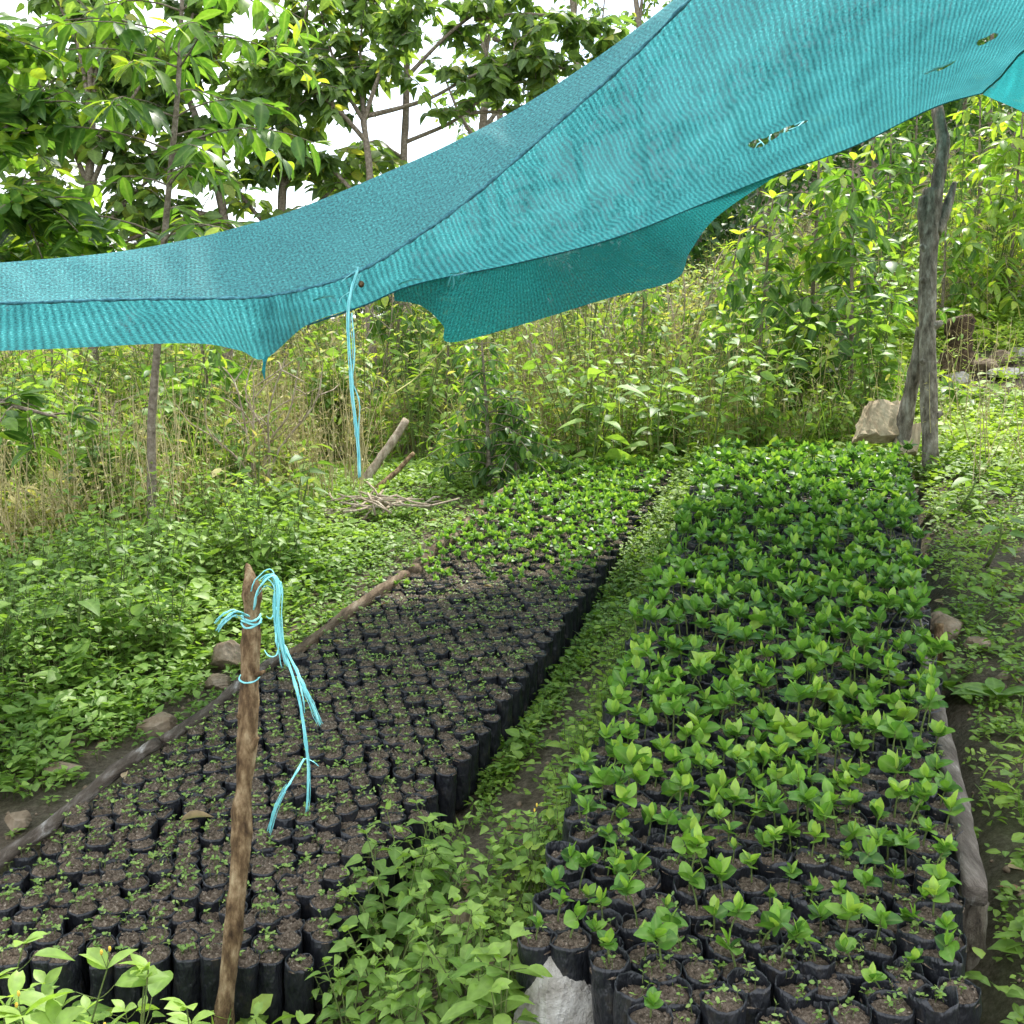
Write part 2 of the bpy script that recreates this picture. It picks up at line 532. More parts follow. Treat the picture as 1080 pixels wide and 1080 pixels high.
def leaves(mb, B, D, L, W, lod=1, droop=.2, fold=.18, tint=.5, mat=0, up=None, twist=.35, rng=rs):
    """many leaves at once; B base points, D directions"""
    B = np.asarray(B, float).reshape(-1, 3)
    n = len(B)
    if n == 0:
        return
    D = norm(np.asarray(D, float).reshape(-1, 3))
    L = np.broadcast_to(np.asarray(L, float), (n,))
    W = np.broadcast_to(np.asarray(W, float), (n,)) * .5
    tint = np.broadcast_to(np.asarray(tint, float), (n,))
    droop = np.broadcast_to(np.asarray(droop, float), (n,))
    fold = np.broadcast_to(np.asarray(fold, float), (n,))
    U = np.tile([0, 0, 1.], (n, 1)) if up is None else np.broadcast_to(np.asarray(up, float), (n, 3))
    U = U + rng.normal(0, twist, (n, 3))
    S = norm(np.cross(D, U))
    Nn = np.cross(S, D)
    a, w = STA[lod]
    vs, ids, vein = [], [], []

    def pt(ai, wi, sgn):
        c = -droop * ai * ai + fold * abs(sgn) * wi * (W / np.maximum(L, 1e-6))
        return B + D * (ai * L)[:, None] + S * (sgn * wi * W)[:, None] + Nn * (c * L)[:, None]

    row = []
    for ai, wi in zip(a, w):
        if wi == 0:
            row.append([len(vs)])
            vs.append(pt(ai, 0, 0)); vein.append(.75)
        elif lod == 0:
            row.append([len(vs), None, len(vs) + 1])
            vs.append(pt(ai, wi, -1)); vs.append(pt(ai, wi, 1)); vein += [0, 0]
        else:
            row.append([len(vs), len(vs) + 1, len(vs) + 2])
            vs += [pt(ai, wi, -1), pt(ai, wi, 0), pt(ai, wi, 1)]; vein += [0, 1, 0]
    m = len(vs)
    V = np.stack(vs, 1).reshape(-1, 3)
    off = (np.arange(n) * m)[:, None]
    T, Q = [], []
    if lod == 0:
        T = [[0, 2, 3], [0, 3, 1]]
        T = [[0, 1, 3], [0, 3, 2]]
    else:
        for r0, r1 in zip(row[:-1], row[1:]):
            if len(r0) == 1:
                T += [[r0[0], r1[1], r1[0]], [r0[0], r1[2], r1[1]]]
            elif len(r1) == 1:
                T += [[r0[0], r0[1], r1[0]], [r0[1], r0[2], r1[0]]]
            else:
                Q += [[r0[0], r0[1], r1[1], r1[0]], [r0[1], r0[2], r1[2], r1[1]]]
    T = np.asarray(T, int)
    TT = (T[None] + off[:, :, None]).reshape(-1, 3) if len(T) else None
    QQ = (np.asarray(Q, int)[None] + off[:, :, None]).reshape(-1, 4) if len(Q) else None
    mb.add(V, TT, QQ, np.repeat(tint, m), mat, np.tile(vein, n))


def tube(mb, pts, rad, ns=8, tint=.5, mat=0, cap=True, rough=0., rng=rs, flat=1.0, square=0.):
    pts = np.asarray(pts, float)
    k = len(pts)
    rad = np.broadcast_to(np.asarray(rad, float), (k,))
    tan = norm(np.gradient(pts, axis=0))
    ref = np.array([0, 0, 1.]) if abs(tan[0, 2]) < .9 else np.array([1., 0, 0])
    x = norm(np.cross(tan[0], ref))
    V = []
    for i in range(k):
        x = norm(x - tan[i] * np.dot(x, tan[i]))
        y = np.cross(tan[i], x)
        a = np.arange(ns) / ns * 2 * math.pi
        r = rad[i] * (1 + rough * rng.normal(0, 1, ns))
        if square:
            r = r / (np.maximum(np.abs(np.cos(a)), np.abs(np.sin(a))) ** square)
        V.append(pts[i] + np.outer(np.cos(a) * r, x) + np.outer(np.sin(a) * r * flat, y))
    V = np.concatenate(V)
    Q = []
    for i in range(k - 1):
        for j in range(ns):
            j2 = (j + 1) % ns
            Q.append([i * ns + j, i * ns + j2, (i + 1) * ns + j2, (i + 1) * ns + j])
    T = []
    if cap:
        V = np.concatenate([V, pts[:1], pts[-1:]])
        for j in range(ns):
            j2 = (j + 1) % ns
            T += [[k * ns, j2, j], [k * ns + 1, (k - 1) * ns + j, (k - 1) * ns + j2]]
    mb.add(V, T, Q, tint, mat)


def stems(mb, A, Bp, r0, r1, bend=.1, tint=.5, mat=0, seg=3, rng=rs):
    """many thin three-sided stalks from A to Bp"""
    A = np.asarray(A, float).reshape(-1, 3)
    Bp = np.asarray(Bp, float).reshape(-1, 3)
    n = len(A)
    D = Bp - A
    Ln = np.linalg.norm(D, axis=1, keepdims=True)
    X = norm(np.cross(D, rng.normal(0, 1, (n, 3))))
    Y = norm(np.cross(D, X))
    bv = X * Ln * bend * rng.uniform(-1, 1, (n, 1))
    r0 = np.broadcast_to(np.asarray(r0, float), (n,))[:, None]
    r1 = np.broadcast_to(np.asarray(r1, float), (n,))[:, None]
    rows = []
    for i in range(seg + 1):
        f = i / seg
        c = A + D * f + bv * 4 * f * (1 - f)
        r = r0 * (1 - f) + r1 * f
        for j in range(3):
            th = j * 2.0944
            rows.append(c + X * r * math.cos(th) + Y * r * math.sin(th))
    m = len(rows)
    V = np.stack(rows, 1).reshape(-1, 3)
    Q = []
    for i in range(seg):
        for j in range(3):
            Q.append([i * 3 + j, i * 3 + (j + 1) % 3, i * 3 + 3 + (j + 1) % 3, i * 3 + 3 + j])
    off = (np.arange(n) * m)[:, None, None]
    mb.add(V, None, (np.asarray(Q)[None] + off).reshape(-1, 4), np.repeat(np.broadcast_to(np.asarray(tint, float), (n,)), m), mat)


def arr(l):
    return np.asarray(l, float)


def crom(keys, n):
    """Catmull-Rom through keys, n samples"""
    k = np.asarray(keys, float)
    m = len(k)
    t = np.linspace(0, m - 1, n)
    i = np.clip(t.astype(int), 0, m - 2)
    f = (t - i)[:, None]
    p0, p1, p2, p3 = k[np.clip(i - 1, 0, m - 1)], k[i], k[i + 1], k[np.clip(i + 2, 0, m - 1)]
    return .5 * (2 * p1 + (p2 - p0) * f + (2 * p0 - 5 * p1 + 4 * p2 - p3) * f ** 2 + (3 * p1 - p0 - 3 * p2 + p3) * f ** 3)


ORD = "first second third fourth fifth sixth seventh eighth ninth tenth eleventh twelfth thirteenth fourteenth fifteenth sixteenth seventeenth eighteenth nineteenth".split()
TENS = {20: ("twentieth", "twenty"), 30: ("thirtieth", "thirty"), 40: ("fortieth", "forty"), 50: ("fiftieth", "fifty")}


def ordinal(n):
    if n < 20:
        return ORD[n - 1]
    a, b = n // 10 * 10, n % 10
    return TENS[a][0] if b == 0 else TENS[a][1] + "-" + ORD[b - 1]


# ------------------------------------------------------------------ ground
def make_ground():
    def axis(lo, hi, fine_lo, fine_hi, st):
        a = list(np.arange(fine_lo, fine_hi, st))
        v, s = fine_lo, st
        left = []
        while v > lo:
            s *= 1.18
            v -= s
            left.append(v)
        v, s = a[-1], st
        right = []
        while v < hi:
            s *= 1.18
            v += s
            right.append(v)
        return np.array(left[::-1] + a + right)
    xs = axis(-260, 260, -3.2, 5.2, .05)
    ys = axis(-40, 400, .9, 8.2, .05)
    X, Y = np.meshgrid(xs, ys)
    Z = ground(X, Y)
    nx, ny = len(xs), len(ys)
    V = np.stack([X, Y, Z], -1).reshape(-1, 3)
    idx = np.arange(nx * ny).reshape(ny, nx)
    Q = np.stack([idx[:-1, :-1], idx[:-1, 1:], idx[1:, 1:], idx[1:, :-1]], -1).reshape(-1, 4)
    mb = MB()
    mb.add(V, None, Q)
    tag(mb.build("ground", [M["ground"]]), kind="structure")


make_ground()


# ------------------------------------------------------------------ polybags
def bag_mb(r, h, seed, rim=.012):
    g = np.random.RandomState(seed)
    mb = MB()
    ns = 18
    a = np.arange(ns) / ns * 2 * math.pi
    ph = g.uniform(0, 6.28, 4)
    sq = g.uniform(.01, .08)
    rim = rim * g.choice([.6, 1, 1, 1.9])
    rows = []
    zs = [0, .03, .12, .3, .5, .7, .86, .96, 1.0]
    for i, f in enumerate(zs):
        rr = r * (.80 if i == 0 else .95 if i == 1 else 1 + .03 * math.sin(f * 9 + ph[0]))
        w = 1 + sq * np.cos(2 * a + ph[3]) + .04 * np.sin(3 * a + ph[1] + f * 3) + .03 * np.sin(5 * a + ph[2] - f * 7) + .022 * g.normal(0, 1, ns)
        z = f * (h - .002) + (0 if i < 7 else rim * (.6 + .5 * np.sin(2 * a + ph[0]) + .3 * np.sin(5 * a + ph[1]) + .15 * g.normal(0, 1, ns)) * (f - .9) * 10)
        lean = .0
        rows.append(np.stack([np.cos(a) * rr * w, np.sin(a) * rr * w, np.broadcast_to(z, (ns,))], 1))
    # rim folded back in and down to the soil
    top = rows[-1]
    rows.append(top * [.95, .95, 1] - [0, 0, .002])
    rows.append(np.stack([np.cos(a) * r * .92, np.sin(a) * r * .92, np.full(ns, h - .035)], 1))
    V = np.concatenate(rows)
    Q = []
    for i in range(len(rows) - 1):
        for j in range(ns):
            j2 = (j + 1) % ns
            Q.append([i * ns + j, i * ns + j2, (i + 1) * ns + j2, (i + 1) * ns + j])
    V = np.concatenate([V, [[0, 0, 0.0]]])
    T = [[len(V) - 1, (j + 1) % ns, j] for j in range(ns)]
    mb.add(V, T, Q)
    return mb


def soil_mb(r, z, seed):
    g = np.random.RandomState(seed)
    mb = MB()
    ns, nr = 20, 6
    V = [[0, 0, z + .006 + g.normal(0, .002)]]
    for i in range(1, nr + 1):
        f = i / nr
        for j in range(ns):
            a = (j + .5 * (i % 2)) / ns * 2 * math.pi
            V.append([math.cos(a) * r * .965 * f, math.sin(a) * r * .965 * f, z + .007 * (1 - f * f) + (g.normal(0, .0025) if i < nr else -.004)])
    T = [[0, 1 + j, 1 + (j + 1) % ns] for j in range(ns)]
    Q = []
    for i in range(nr - 1):
        for j in range(ns):
            j2 = (j + 1) % ns
            Q.append([1 + i * ns + j, 1 + (i + 1) * ns + j, 1 + (i + 1) * ns + j2, 1 + i * ns + j2])
    mb.add(V, T, Q)
    # crumbs
    for _ in range(16):
        a, rr = g.uniform(0, 6.28), r * .85 * math.sqrt(g.uniform())
        c = np.array([math.cos(a) * rr, math.sin(a) * rr, z + .006])
        s = g.uniform(.0025, .006)
        o = np.array([[1, 0, 0], [-1, 0, 0], [0, 1, 0], [0, -1, 0], [0, 0, 1.]]) * s * g.uniform(.6, 1.4, (5, 1)) + c
        mb.add(o, [[0, 2, 4], [2, 1, 4], [1, 3, 4], [3, 0, 4]])
    return mb


def seedling_mb(seed, z, size, pairs, stemh, yel=0.):
    """young coffee: round seed leaves below, pointed glossy pairs above. materials: 0 leaf, 1 stem"""
    g = np.random.RandomState(seed)
    mb = MB()
    lean = g.normal(0, .22, 2)
    h = stemh * g.uniform(.8, 1.2)
    pts = [np.array([lean[0] * h * f * f, lean[1] * h * f * f, z + h * f]) for f in np.linspace(0, 1, 4)]
    tube(mb, pts, [.0022, .002, .0018, .0015], 5, .5, 1, cap=False)
    az = g.uniform(0, 6.28)
    top = pts[-1]

    def pair(f, L, W, el, lod, tint, dr):
        b = pts[0] * (1 - f) + top * f
        nonlocal az
        for s in (0, 1):
            a = az + s * math.pi + g.normal(0, .2)
            e = R(el + g.normal(0, 17))
            d = np.array([math.cos(a) * math.cos(e), math.sin(a) * math.cos(e), math.sin(e)])
            leaves(mb, [b], [d], L * g.uniform(.85, 1.12), W * g.uniform(.85, 1.12), lod, dr + g.normal(0, .08), g.uniform(.1, .45), tint + yel + g.normal(0, .17), 0, twist=.4, rng=g)
        az += math.pi / 2 + g.normal(0, .25)
    pair(.80, .033 * size, .039 * size, 34, 3, .34, .06)
    for i in range(pairs):
        last = i == pairs - 1
        pair(.9 + .1 * i / max(1, pairs), (.040 if not last else .038) * size, (.031 if not last else .021) * size, 36 if not last else 62, 6 if not last else 5, .5 + (.28 if last else 0), .22 if not last else .02)
    return mb


def sprout_mb(seed, z, r, n):
    g = np.random.RandomState(seed)
    mb = MB()
    for _ in range(n):
        a, rr = g.uniform(0, 6.28), r * .8 * math.sqrt(g.uniform())
        b = np.array([math.cos(a) * rr, math.sin(a) * rr, z])
        h = g.uniform(.006, .022)
        t = b + [g.normal(0, .004), g.normal(0, .004), h]
        stems(mb, [b], [t], .0008, .0006, .1, .5, 1, rng=g)
        az = g.uniform(0, 6.28)
        k = g.choice([2, 2, 4])
        for s in range(k):
            aa = az + s * 2 * math.pi / k + g.normal(0, .2)
            e = R(g.uniform(5, 45))
            leaves(mb, [t], [[math.cos(aa) * math.cos(e), math.sin(aa) * math.cos(e), math.sin(e)]], g.uniform(.006, .014), g.uniform(.005, .009), 1, .15, .2,
                   g.uniform(.3, .95), 0, rng=g)
    return mb


RR, RL = .0382, .0305
NV = 14
bagsR = [bag_mb(RR, HR, 110 + i, .008) for i in range(NV)]
bagsL = [bag_mb(RL, HL, 130 + i, .0035) for i in range(NV)]
soilR = [soil_mb(RR, HR - g, 50 + i) for i, g in enumerate([.008, .013, .007, .018, .010, .024])]
soilL = [soil_mb(RL, HL - g, 60 + i) for i, g in enumerate([.000, .003, .001, .005, .002, .009])]
ZR = HR - .010
seedS = [seedling_mb(100 + i, ZR, [.72, .85, .92, .62, .98][i % 5], 1 + (i % 2 == 0), .045, .3 if i == 4 else 0) for i in range(12)]
seedB = [seedling_mb(200 + i, ZR, [.86, .98, .78, 1.06, .9][i % 5], 3 if i % 3 else 2, [.05, .065, .042, .075][i % 4], .35 if i % 9 == 8 else 0) for i in range(22)]
spR = [sprout_mb(300 + i, HR - .007, RR, 4 + i % 4) for i in range(6)]
spL = [sprout_mb(320 + i, HL + .001, RL, n) for i, n in enumerate([4, 6, 3, 7, 1, 4, 5, 9, 2, 3])]


def lattice(y0, y1, d, fl, fr, z0, rnd, pitch=.866):
    out = []
    y, j = y0, 0
    while y < y1:
        j += 1
        x1 = fr(y) - d * .5 - (d * .5 if j % 2 else 0)
        x0 = fl(y) + d * .35
        i = 0
        x = x1
        while x > x0:
            i += 1
            px, py = x + rnd.normal(0, d * .05), y + rnd.normal(0, d * .05)
            out.append((px, py, z0 + K * py + rnd.normal(0, .009), j, i))
            x -= d
        y += d * pitch
    return out


g1 = np.random.RandomState(5)
latR = lattice(R_Y0, R_Y1, RR * 2 * .94, RB_L, RB_R, TOPR - HR, g1)
latL = lattice(L_Y0, L_Y1, RL * 2 * .96, LB_L, LB_R, TOPL - HL, g1)


def proj(p):
    d = np.asarray(p) - [0, 0, CZ]
    Z = d[1] * cp - d[2] * sp
    return 540 + F * d[0] / Z, 540 - F * (d[1] * sp + d[2] * cp) / Z, Z


def seen(p, h):
    x, y, Z = proj((p[0], p[1], p[2] + h))
    return -25 < x < 1105 and y < 1110


latR = [p for p in latR if seen(p, HR)]
latL = [p for p in latL if seen(p, HL)]
# the pale stone takes the place of the first bags at the bed's corner
latR = [p for p in latR if not (proj((p[0], p[1], p[2] + HR))[0] < 640 and proj((p[0], p[1], p[2] + HR))[1] > 1002)]

mesh_bagR = [b.mesh("bag", [M["plastic"]]) for b in bagsR]
mesh_bagL = [b.mesh("bag", [M["plastic"]]) for b in bagsL]
mesh_soilR = [b.mesh("soil", [M["soil"]]) for b in soilR]
mesh_soilL = [b.mesh("soil", [M["soil"]]) for b in soilL]
mesh_seedS = [b.mesh("seedling", [M["seedling"], M["stem"]]) for b in seedS]
mesh_seedB = [b.mesh("seedling", [M["seedling"], M["stem"]]) for b in seedB]
mesh_spR = [b.mesh("sprouts", [M["sprout"], M["stem"]]) for b in spR]
mesh_spL = [b.mesh("sprouts", [M["sprout"], M["stem"]]) for b in spL]


def part(name, me, parent, rz=0., dz=0., sc=1., kind=None):
    o = bpy.data.objects.new(name, me)
    COL.objects.link(o)
    o.parent = parent
    o.rotation_euler = (0, 0, rz)
    o.location = (0, 0, dz)
    o.scale = (sc, sc, sc)
    if kind:
        o["kind"] = kind
    return o


leafy = MB()
sprouty = MB()
bare_rows = 2


def bag_choice(kind, k, row):
    """deterministic variants for one plant: bag, soil, plant (index or None), turn, scale"""
    g = np.random.RandomState(k * 13 + (7 if kind == "R" else 3))
    return g


for k, (x, y, z, j, i) in enumerate(sorted(latR, key=lambda p: p[1])):
    g = bag_choice("R", k, j)
    b, s = g.randint(NV), g.randint(len(soilR))
    u = g.uniform()
    if j <= 2:
        kind = "sprout" if u < .75 else "small"
    elif j <= 6:
        kind = "sprout" if u < .10 else "small" if u < .55 else "big"
    else:
        kind = "big" if u < .86 else "small" if u < .95 else "bare"
    rz = g.uniform(0, 6.28)
    tilt = g.normal(0, 2.2, 2)
    sc = g.uniform(.8, 1.15)
    if j > 8:
        sc *= 1.04 + .20 * min(1, (j - 8) / 6)
    if k < 300:
        t = empty("coffee_seedling_bag", (x, y, z), 0)
        t.rotation_euler = (R(tilt[0]), R(tilt[1]), rz)
        part("bag", mesh_bagR[b], t)
        part("soil", mesh_soilR[s], t)
        what = "leafless soil bag"
        if kind == "sprout":
            part("sprout_leaves", mesh_spR[g.randint(len(spR))], t)
            what = "black bag of tiny weed sprouts"
        elif kind == "small":
            part("seedling", mesh_seedS[g.randint(len(seedS))], t, 0, ZR * (1 - sc), sc)
            what = "small coffee seedling in black bag"
            if g.uniform() < .7:
                part("sprout_leaves", mesh_spR[g.randint(len(spR))], t, g.uniform(0, 6))
        elif kind == "big":
            # scale about the soil so that the stem keeps standing on it
            part("seedling", mesh_seedB[g.randint(len(seedB))], t, 0, ZR * (1 - sc), sc)
            what = "leafy coffee seedling in black bag"
        if kind == "big" and g.uniform() < .45:
            part("sprout_leaves", mesh_spR[g.randint(len(spR))], t, g.uniform(0, 6))
        tag(t, f"{what}, {ordinal(j)} row from the stone end, {ordinal(i)} from the log", "potted seedling", "coffee seedlings in black bags in the leafy bed")
    else:
        p = (x, y, z)
        leafy.merge(bagsR[b].arrays(), p, rz, 1, [0])
        leafy.merge(soilR[s].arrays(), p, rz, 1, [1])
        if kind != "bare":
            leafy.merge((seedB if kind != "small" else seedS)[g.randint(12)].arrays(), (x, y, z + ZR * (1 - sc)), rz + 1, sc, [2, 3], g.normal(0, .08))

LEAF_Y = hit(560, 612, TOPL)[1]
cnt = 0
fl = lambda x, y: y + .10 * math.sin(x * 5) + .28 * math.sin(x * 911 + y * 577) > LEAF_Y + .12 * (x - LB_L(y)) * -.2
for k, (x, y, z, j, i) in enumerate(sorted(latL, key=lambda p: p[1])):
    g = bag_choice("L", k, j)
    b, s = g.randint(NV), g.randint(len(soilL))
    rz = g.uniform(0, 6.28)
    tilt = g.normal(0, 2.5, 2)
    u = g.uniform()
    if fl(x, y):
        p = (x, y, z)
        leafy.merge(bagsL[b].arrays(), p, rz, 1, [0])
        leafy.merge(soilL[s].arrays(), p, rz, 1, [1])
        if u < .9:
            sc = g.uniform(.8, 1.15) * (.72 + .28 * min(1, (y - LEAF_Y) / 1.2))
            leafy.merge(seedB[g.randint(len(seedB))].arrays(), (x, y, z + HL - ZR * sc), rz + 1, sc, [2, 3], g.normal(.1, .08))
        continue
    v = g.randint(10)
    if cnt < 300:
        cnt += 1
        t = empty("soil_bag", (x, y, z), 0)
        t.rotation_euler = (R(tilt[0]), R(tilt[1]), rz)
        part("bag", mesh_bagL[b], t)
        part("soil", mesh_soilL[s], t)
        what = "black soil bag without sprouts"
        if u < .88:
            part("sprout_leaves", mesh_spL[v], t, 0)
            what = "black soil bag with a few sprouts" if v in (4, 8, 2) else "black soil bag with many sprouts"
        tag(t, f"{what}, {ordinal(j)} row from the stake, {ordinal(i)} from the path", "soil bag", "soil bags with sprouts in the dark bed")
    else:
        p = (x, y, z)
        sprouty.merge(bagsL[b].arrays(), p, rz, 1, [0])
        sprouty.merge(soilL[s].arrays(), p, rz, 1, [1])
        if u < .8:
            sprouty.merge(spL[v].arrays(), p, rz, 1, [2, 3])
tag(leafy.build("coffee_seedling_rows", [M["plastic"], M["soil"], M["seedling"], M["stem"]]), "far rows of leafy coffee seedlings packed in black bags", "seedling rows", kind="stuff")
tag(sprouty.build("soil_bag_rows", [M["plastic"], M["soil"], M["sprout"], M["stem"]]), "rows of black soil bags with tiny sprouts in mid bed", "soil bag rows", kind="stuff")

# ------------------------------------------------------------------ shade net
W1k = [(-250, 295, 2.7), (0, 277, 2.85), (120, 266, 2.95), (200, 252, 3.0), (250, 240, 3.0), (300, 225, 3.0), (350, 206, 3.0), (400, 185, 2.95), (470, 154, 2.92),
       (550, 112, 2.87), (640, 53, 2.75), (730, -16, 2.6), (850, -118, 2.45), (1050, -250, 2.35), (1400, -340, 2.5)]
W2k = [(-300, 375, 3.9), (0, 370, 3.9), (190, 362, 4.0), (250, 369, 3.9), (280, 378, 3.85), (325, 342, 4.2), (385, 321, 4.45), (440, 299, 4.7), (550, 276, 5.0),
       (650, 250, 5.4), (740, 215, 5.75), (820, 183, 6.0), (900, 154, 6.15), (985, 113, 6.2), (1036, 98, 6.2)]
HEMk = [(-250, 325, 2.6), (0, 320, 2.75), (120, 316, 2.85), (200, 315, 2.88), (275, 313, 2.9), (340, 300, 2.9), (385, 283, 2.88), (430, 256, 2.85), (500, 206, 2.8),
        (585, 133, 2.75), (665, 62, 2.65), (747, -18, 2.5), (860, -114, 2.42), (1050, -243, 2.33), (1400, -335, 2.48)]
CTk = [(415, 309, 4.6), (440, 299, 4.7), (480, 291, 4.8), (500, 287, 4.86), (550, 276, 5.0), (600, 264, 5.2), (650, 250, 5.4), (700, 232, 5.6), (740, 215, 5.75), (820, 183, 6.0)]
CBk = [(416, 317, 4.55), (445, 323, 4.66), (467, 343, 4.74), (476, 361, 4.76), (555, 341, 4.95), (640, 315, 5.25), (712, 295, 5.55), (728, 265, 5.7), (757, 228, 5.82), (821, 184, 5.99)]
w3 = lambda ks: np.array([P(*k) for k in ks])


def loft(A, Bc, nu, nv, sag, wr=.004, flip=False, seed=0):
    a = crom(A if isinstance(A, np.ndarray) else w3(A), nu)
    b = crom(w3(Bc), nu)
    v = np.linspace(0, 1, nv)[None, :, None]
    G = a[:, None] * (1 - v) + b[:, None] * v
    s = 4 * v[..., 0] * (1 - v[..., 0])
    u = np.concatenate([[0], np.cumsum(np.linalg.norm(np.diff((a + b) / 2, axis=0), axis=1))])
    ln = np.linalg.norm(b - a, axis=1)[:, None] * v[..., 0]
    U = np.broadcast_to(u[:, None], ln.shape)
    G[..., 2] -= sag * s * np.minimum(1, np.linalg.norm(b - a, axis=1)[:, None] / 2)
    wv = nz(U * 3 + seed, ln * 1.2, 2.2, 1) * wr + nz(U * 7 + seed, ln * 2.5, 2.5, 3) * wr * .5
    G[..., 2] += wv * np.minimum(1, s * 1.2)
    idx = np.arange(nu * nv).reshape(nu, nv)
    Q = np.stack([idx[:-1, :-1], idx[1:, :-1], idx[1:, 1:], idx[:-1, 1:]], -1).reshape(-1, 4)
    mb = MB()
    mb.add(G.reshape(-1, 3), None, Q)
    uv = np.stack([U, ln, np.zeros_like(ln)], -1).reshape(-1, 3)
    return mb, uv, G


net = empty("shade_net", P(540, 200, 4.0) * [1, 1, 0] + [0, 0, 0])
tag(net, "long teal knitted shade net stretched on wires over the seedling beds, torn in places", "shade net")
net_loc = np.array(net.location)
mbA, uvA, GA = loft(W1k, W2k, 420, 170, .05, .018)
px = np.array([proj(p)[:2] for p in GA.reshape(-1, 3)])
hole = np.zeros(len(px))
rips = [(800, 151, 11, 4.5, -12), (815, 144, 9, 3, -30), (831, 136, 10, 2.6, -22), (845, 130, 8, 1.8, -20), (1036, 44, 7, 3.4, -25), (1046, 39, 7, 3, -30), (480, 292, 14, 2.2, -18), (997, 70, 12, 1.6, -28)]
rng = np.random.RandomState(3)
for cx, cy, la, lb, an in rips:
    c, s = math.cos(R(an)), math.sin(R(an))
    dx, dy = px[:, 0] - cx, px[:, 1] - cy
    q = ((dx * c + dy * s) / la) ** 2 + ((-dx * s + dy * c) / lb) ** 2
    hole = np.maximum(hole, np.clip(1.1 - q * .6, 0, 1))


def netpart(name, mb, uv, mat, hole=None):
    for i in range(len(mb.V)):
        mb.V[i] = mb.V[i] - net_loc
    return mb.build(name, [mat], net, None, {"netuv": ("FLOAT_VECTOR", uv), "hole": ("FLOAT", hole if hole is not None else np.zeros(len(uv)))})


netpart("canopy", mbA, uvA, M["net_top"], hole)
mbB, uvB, GB = loft(W1k, HEMk, 300, 24, -.012, .012, seed=5)
netpart("eave", mbB, uvB, M["net_eave"])
mbC, uvC, GC = loft(CTk, CBk, 160, 40, .0, .008, seed=9)
netpart("hanging_flap", mbC, uvC, M["net_flap"])
DTk = [(1036, 98, 6.2), (1120, 0, 5.0), (1240, -150, 3.6), (1400, -340, 2.5)]
DBk = [(1037, 100, 6.2), (1085, 121, 5.9), (1180, 170, 5.0), (1500, 200, 3.0)]
mbD, uvD, GD = loft(GA[-1][::-1].copy(), DBk, 90, 40, .03, .01, seed=2)
netpart("side_flap", mbD, uvD, M["net_flap"])
hm = MB()
tube(hm, crom(w3(HEMk), 260) - net_loc, .0042 * (1 + .35 * np.sin(np.arange(260) * .9) * np.sin(np.arange(260) * .23)), 6, rough=.25)
hm.build("hem", [M["hem"]], net)
hm = MB()
tube(hm, crom(w3(W2k[5:]), 100) - net_loc + [0, 0, -.002], .004, 6, rough=.15)
hm.build("wire_fold", [M["hem"]], net)
hm = MB()
tube(hm, crom(GA[-1][::-1], 60) - net_loc + [0, 0, -.002], .006, 6, rough=.15)
hm.build("corner_seam", [M["hem"]], net)
hm = MB()
tube(hm, np.array([P(280, 376, 3.85), P(279, 383, 3.85), P(278, 391, 3.86), P(279, 400, 3.86)]) - net_loc, [.011, .006, .006, .002], 6, rough=.15)
hm.build("corner_tie", [M["twine_dark"]], net)
# frayed tapes hanging by the tears
fr = MB()
for (ax, ay, bx, by, Zf) in [(800, 147, 806, 158, 4.9), (812, 142, 816, 152, 4.9), (828, 135, 826, 147, 4.9), (803, 150, 796, 157, 4.9), (838, 132, 852, 124, 4.9), (842, 134, 860, 122, 4.9), (832, 137, 848, 128, 4.9), (975, 78, 1004, 66, 3.9), (980, 76, 996, 70, 3.9), (476, 290, 472, 302, 4.7),
                             (478, 290, 477, 305, 4.7), (470, 288, 496, 282, 4.72), (420, 300, 446, 294, 4.4), (330, 317, 352, 312, 3.7), (425, 298, 438, 293, 4.4)]:
    a, b = P(ax, ay, Zf) - net_loc, P(bx, by, Zf) - net_loc
    tube(fr, [a, (a + b) / 2 + rng.normal(0, .006, 3), b], [.003, .004, .002], 4)
fr.build("frayed_tapes", [M["twine"]], net)

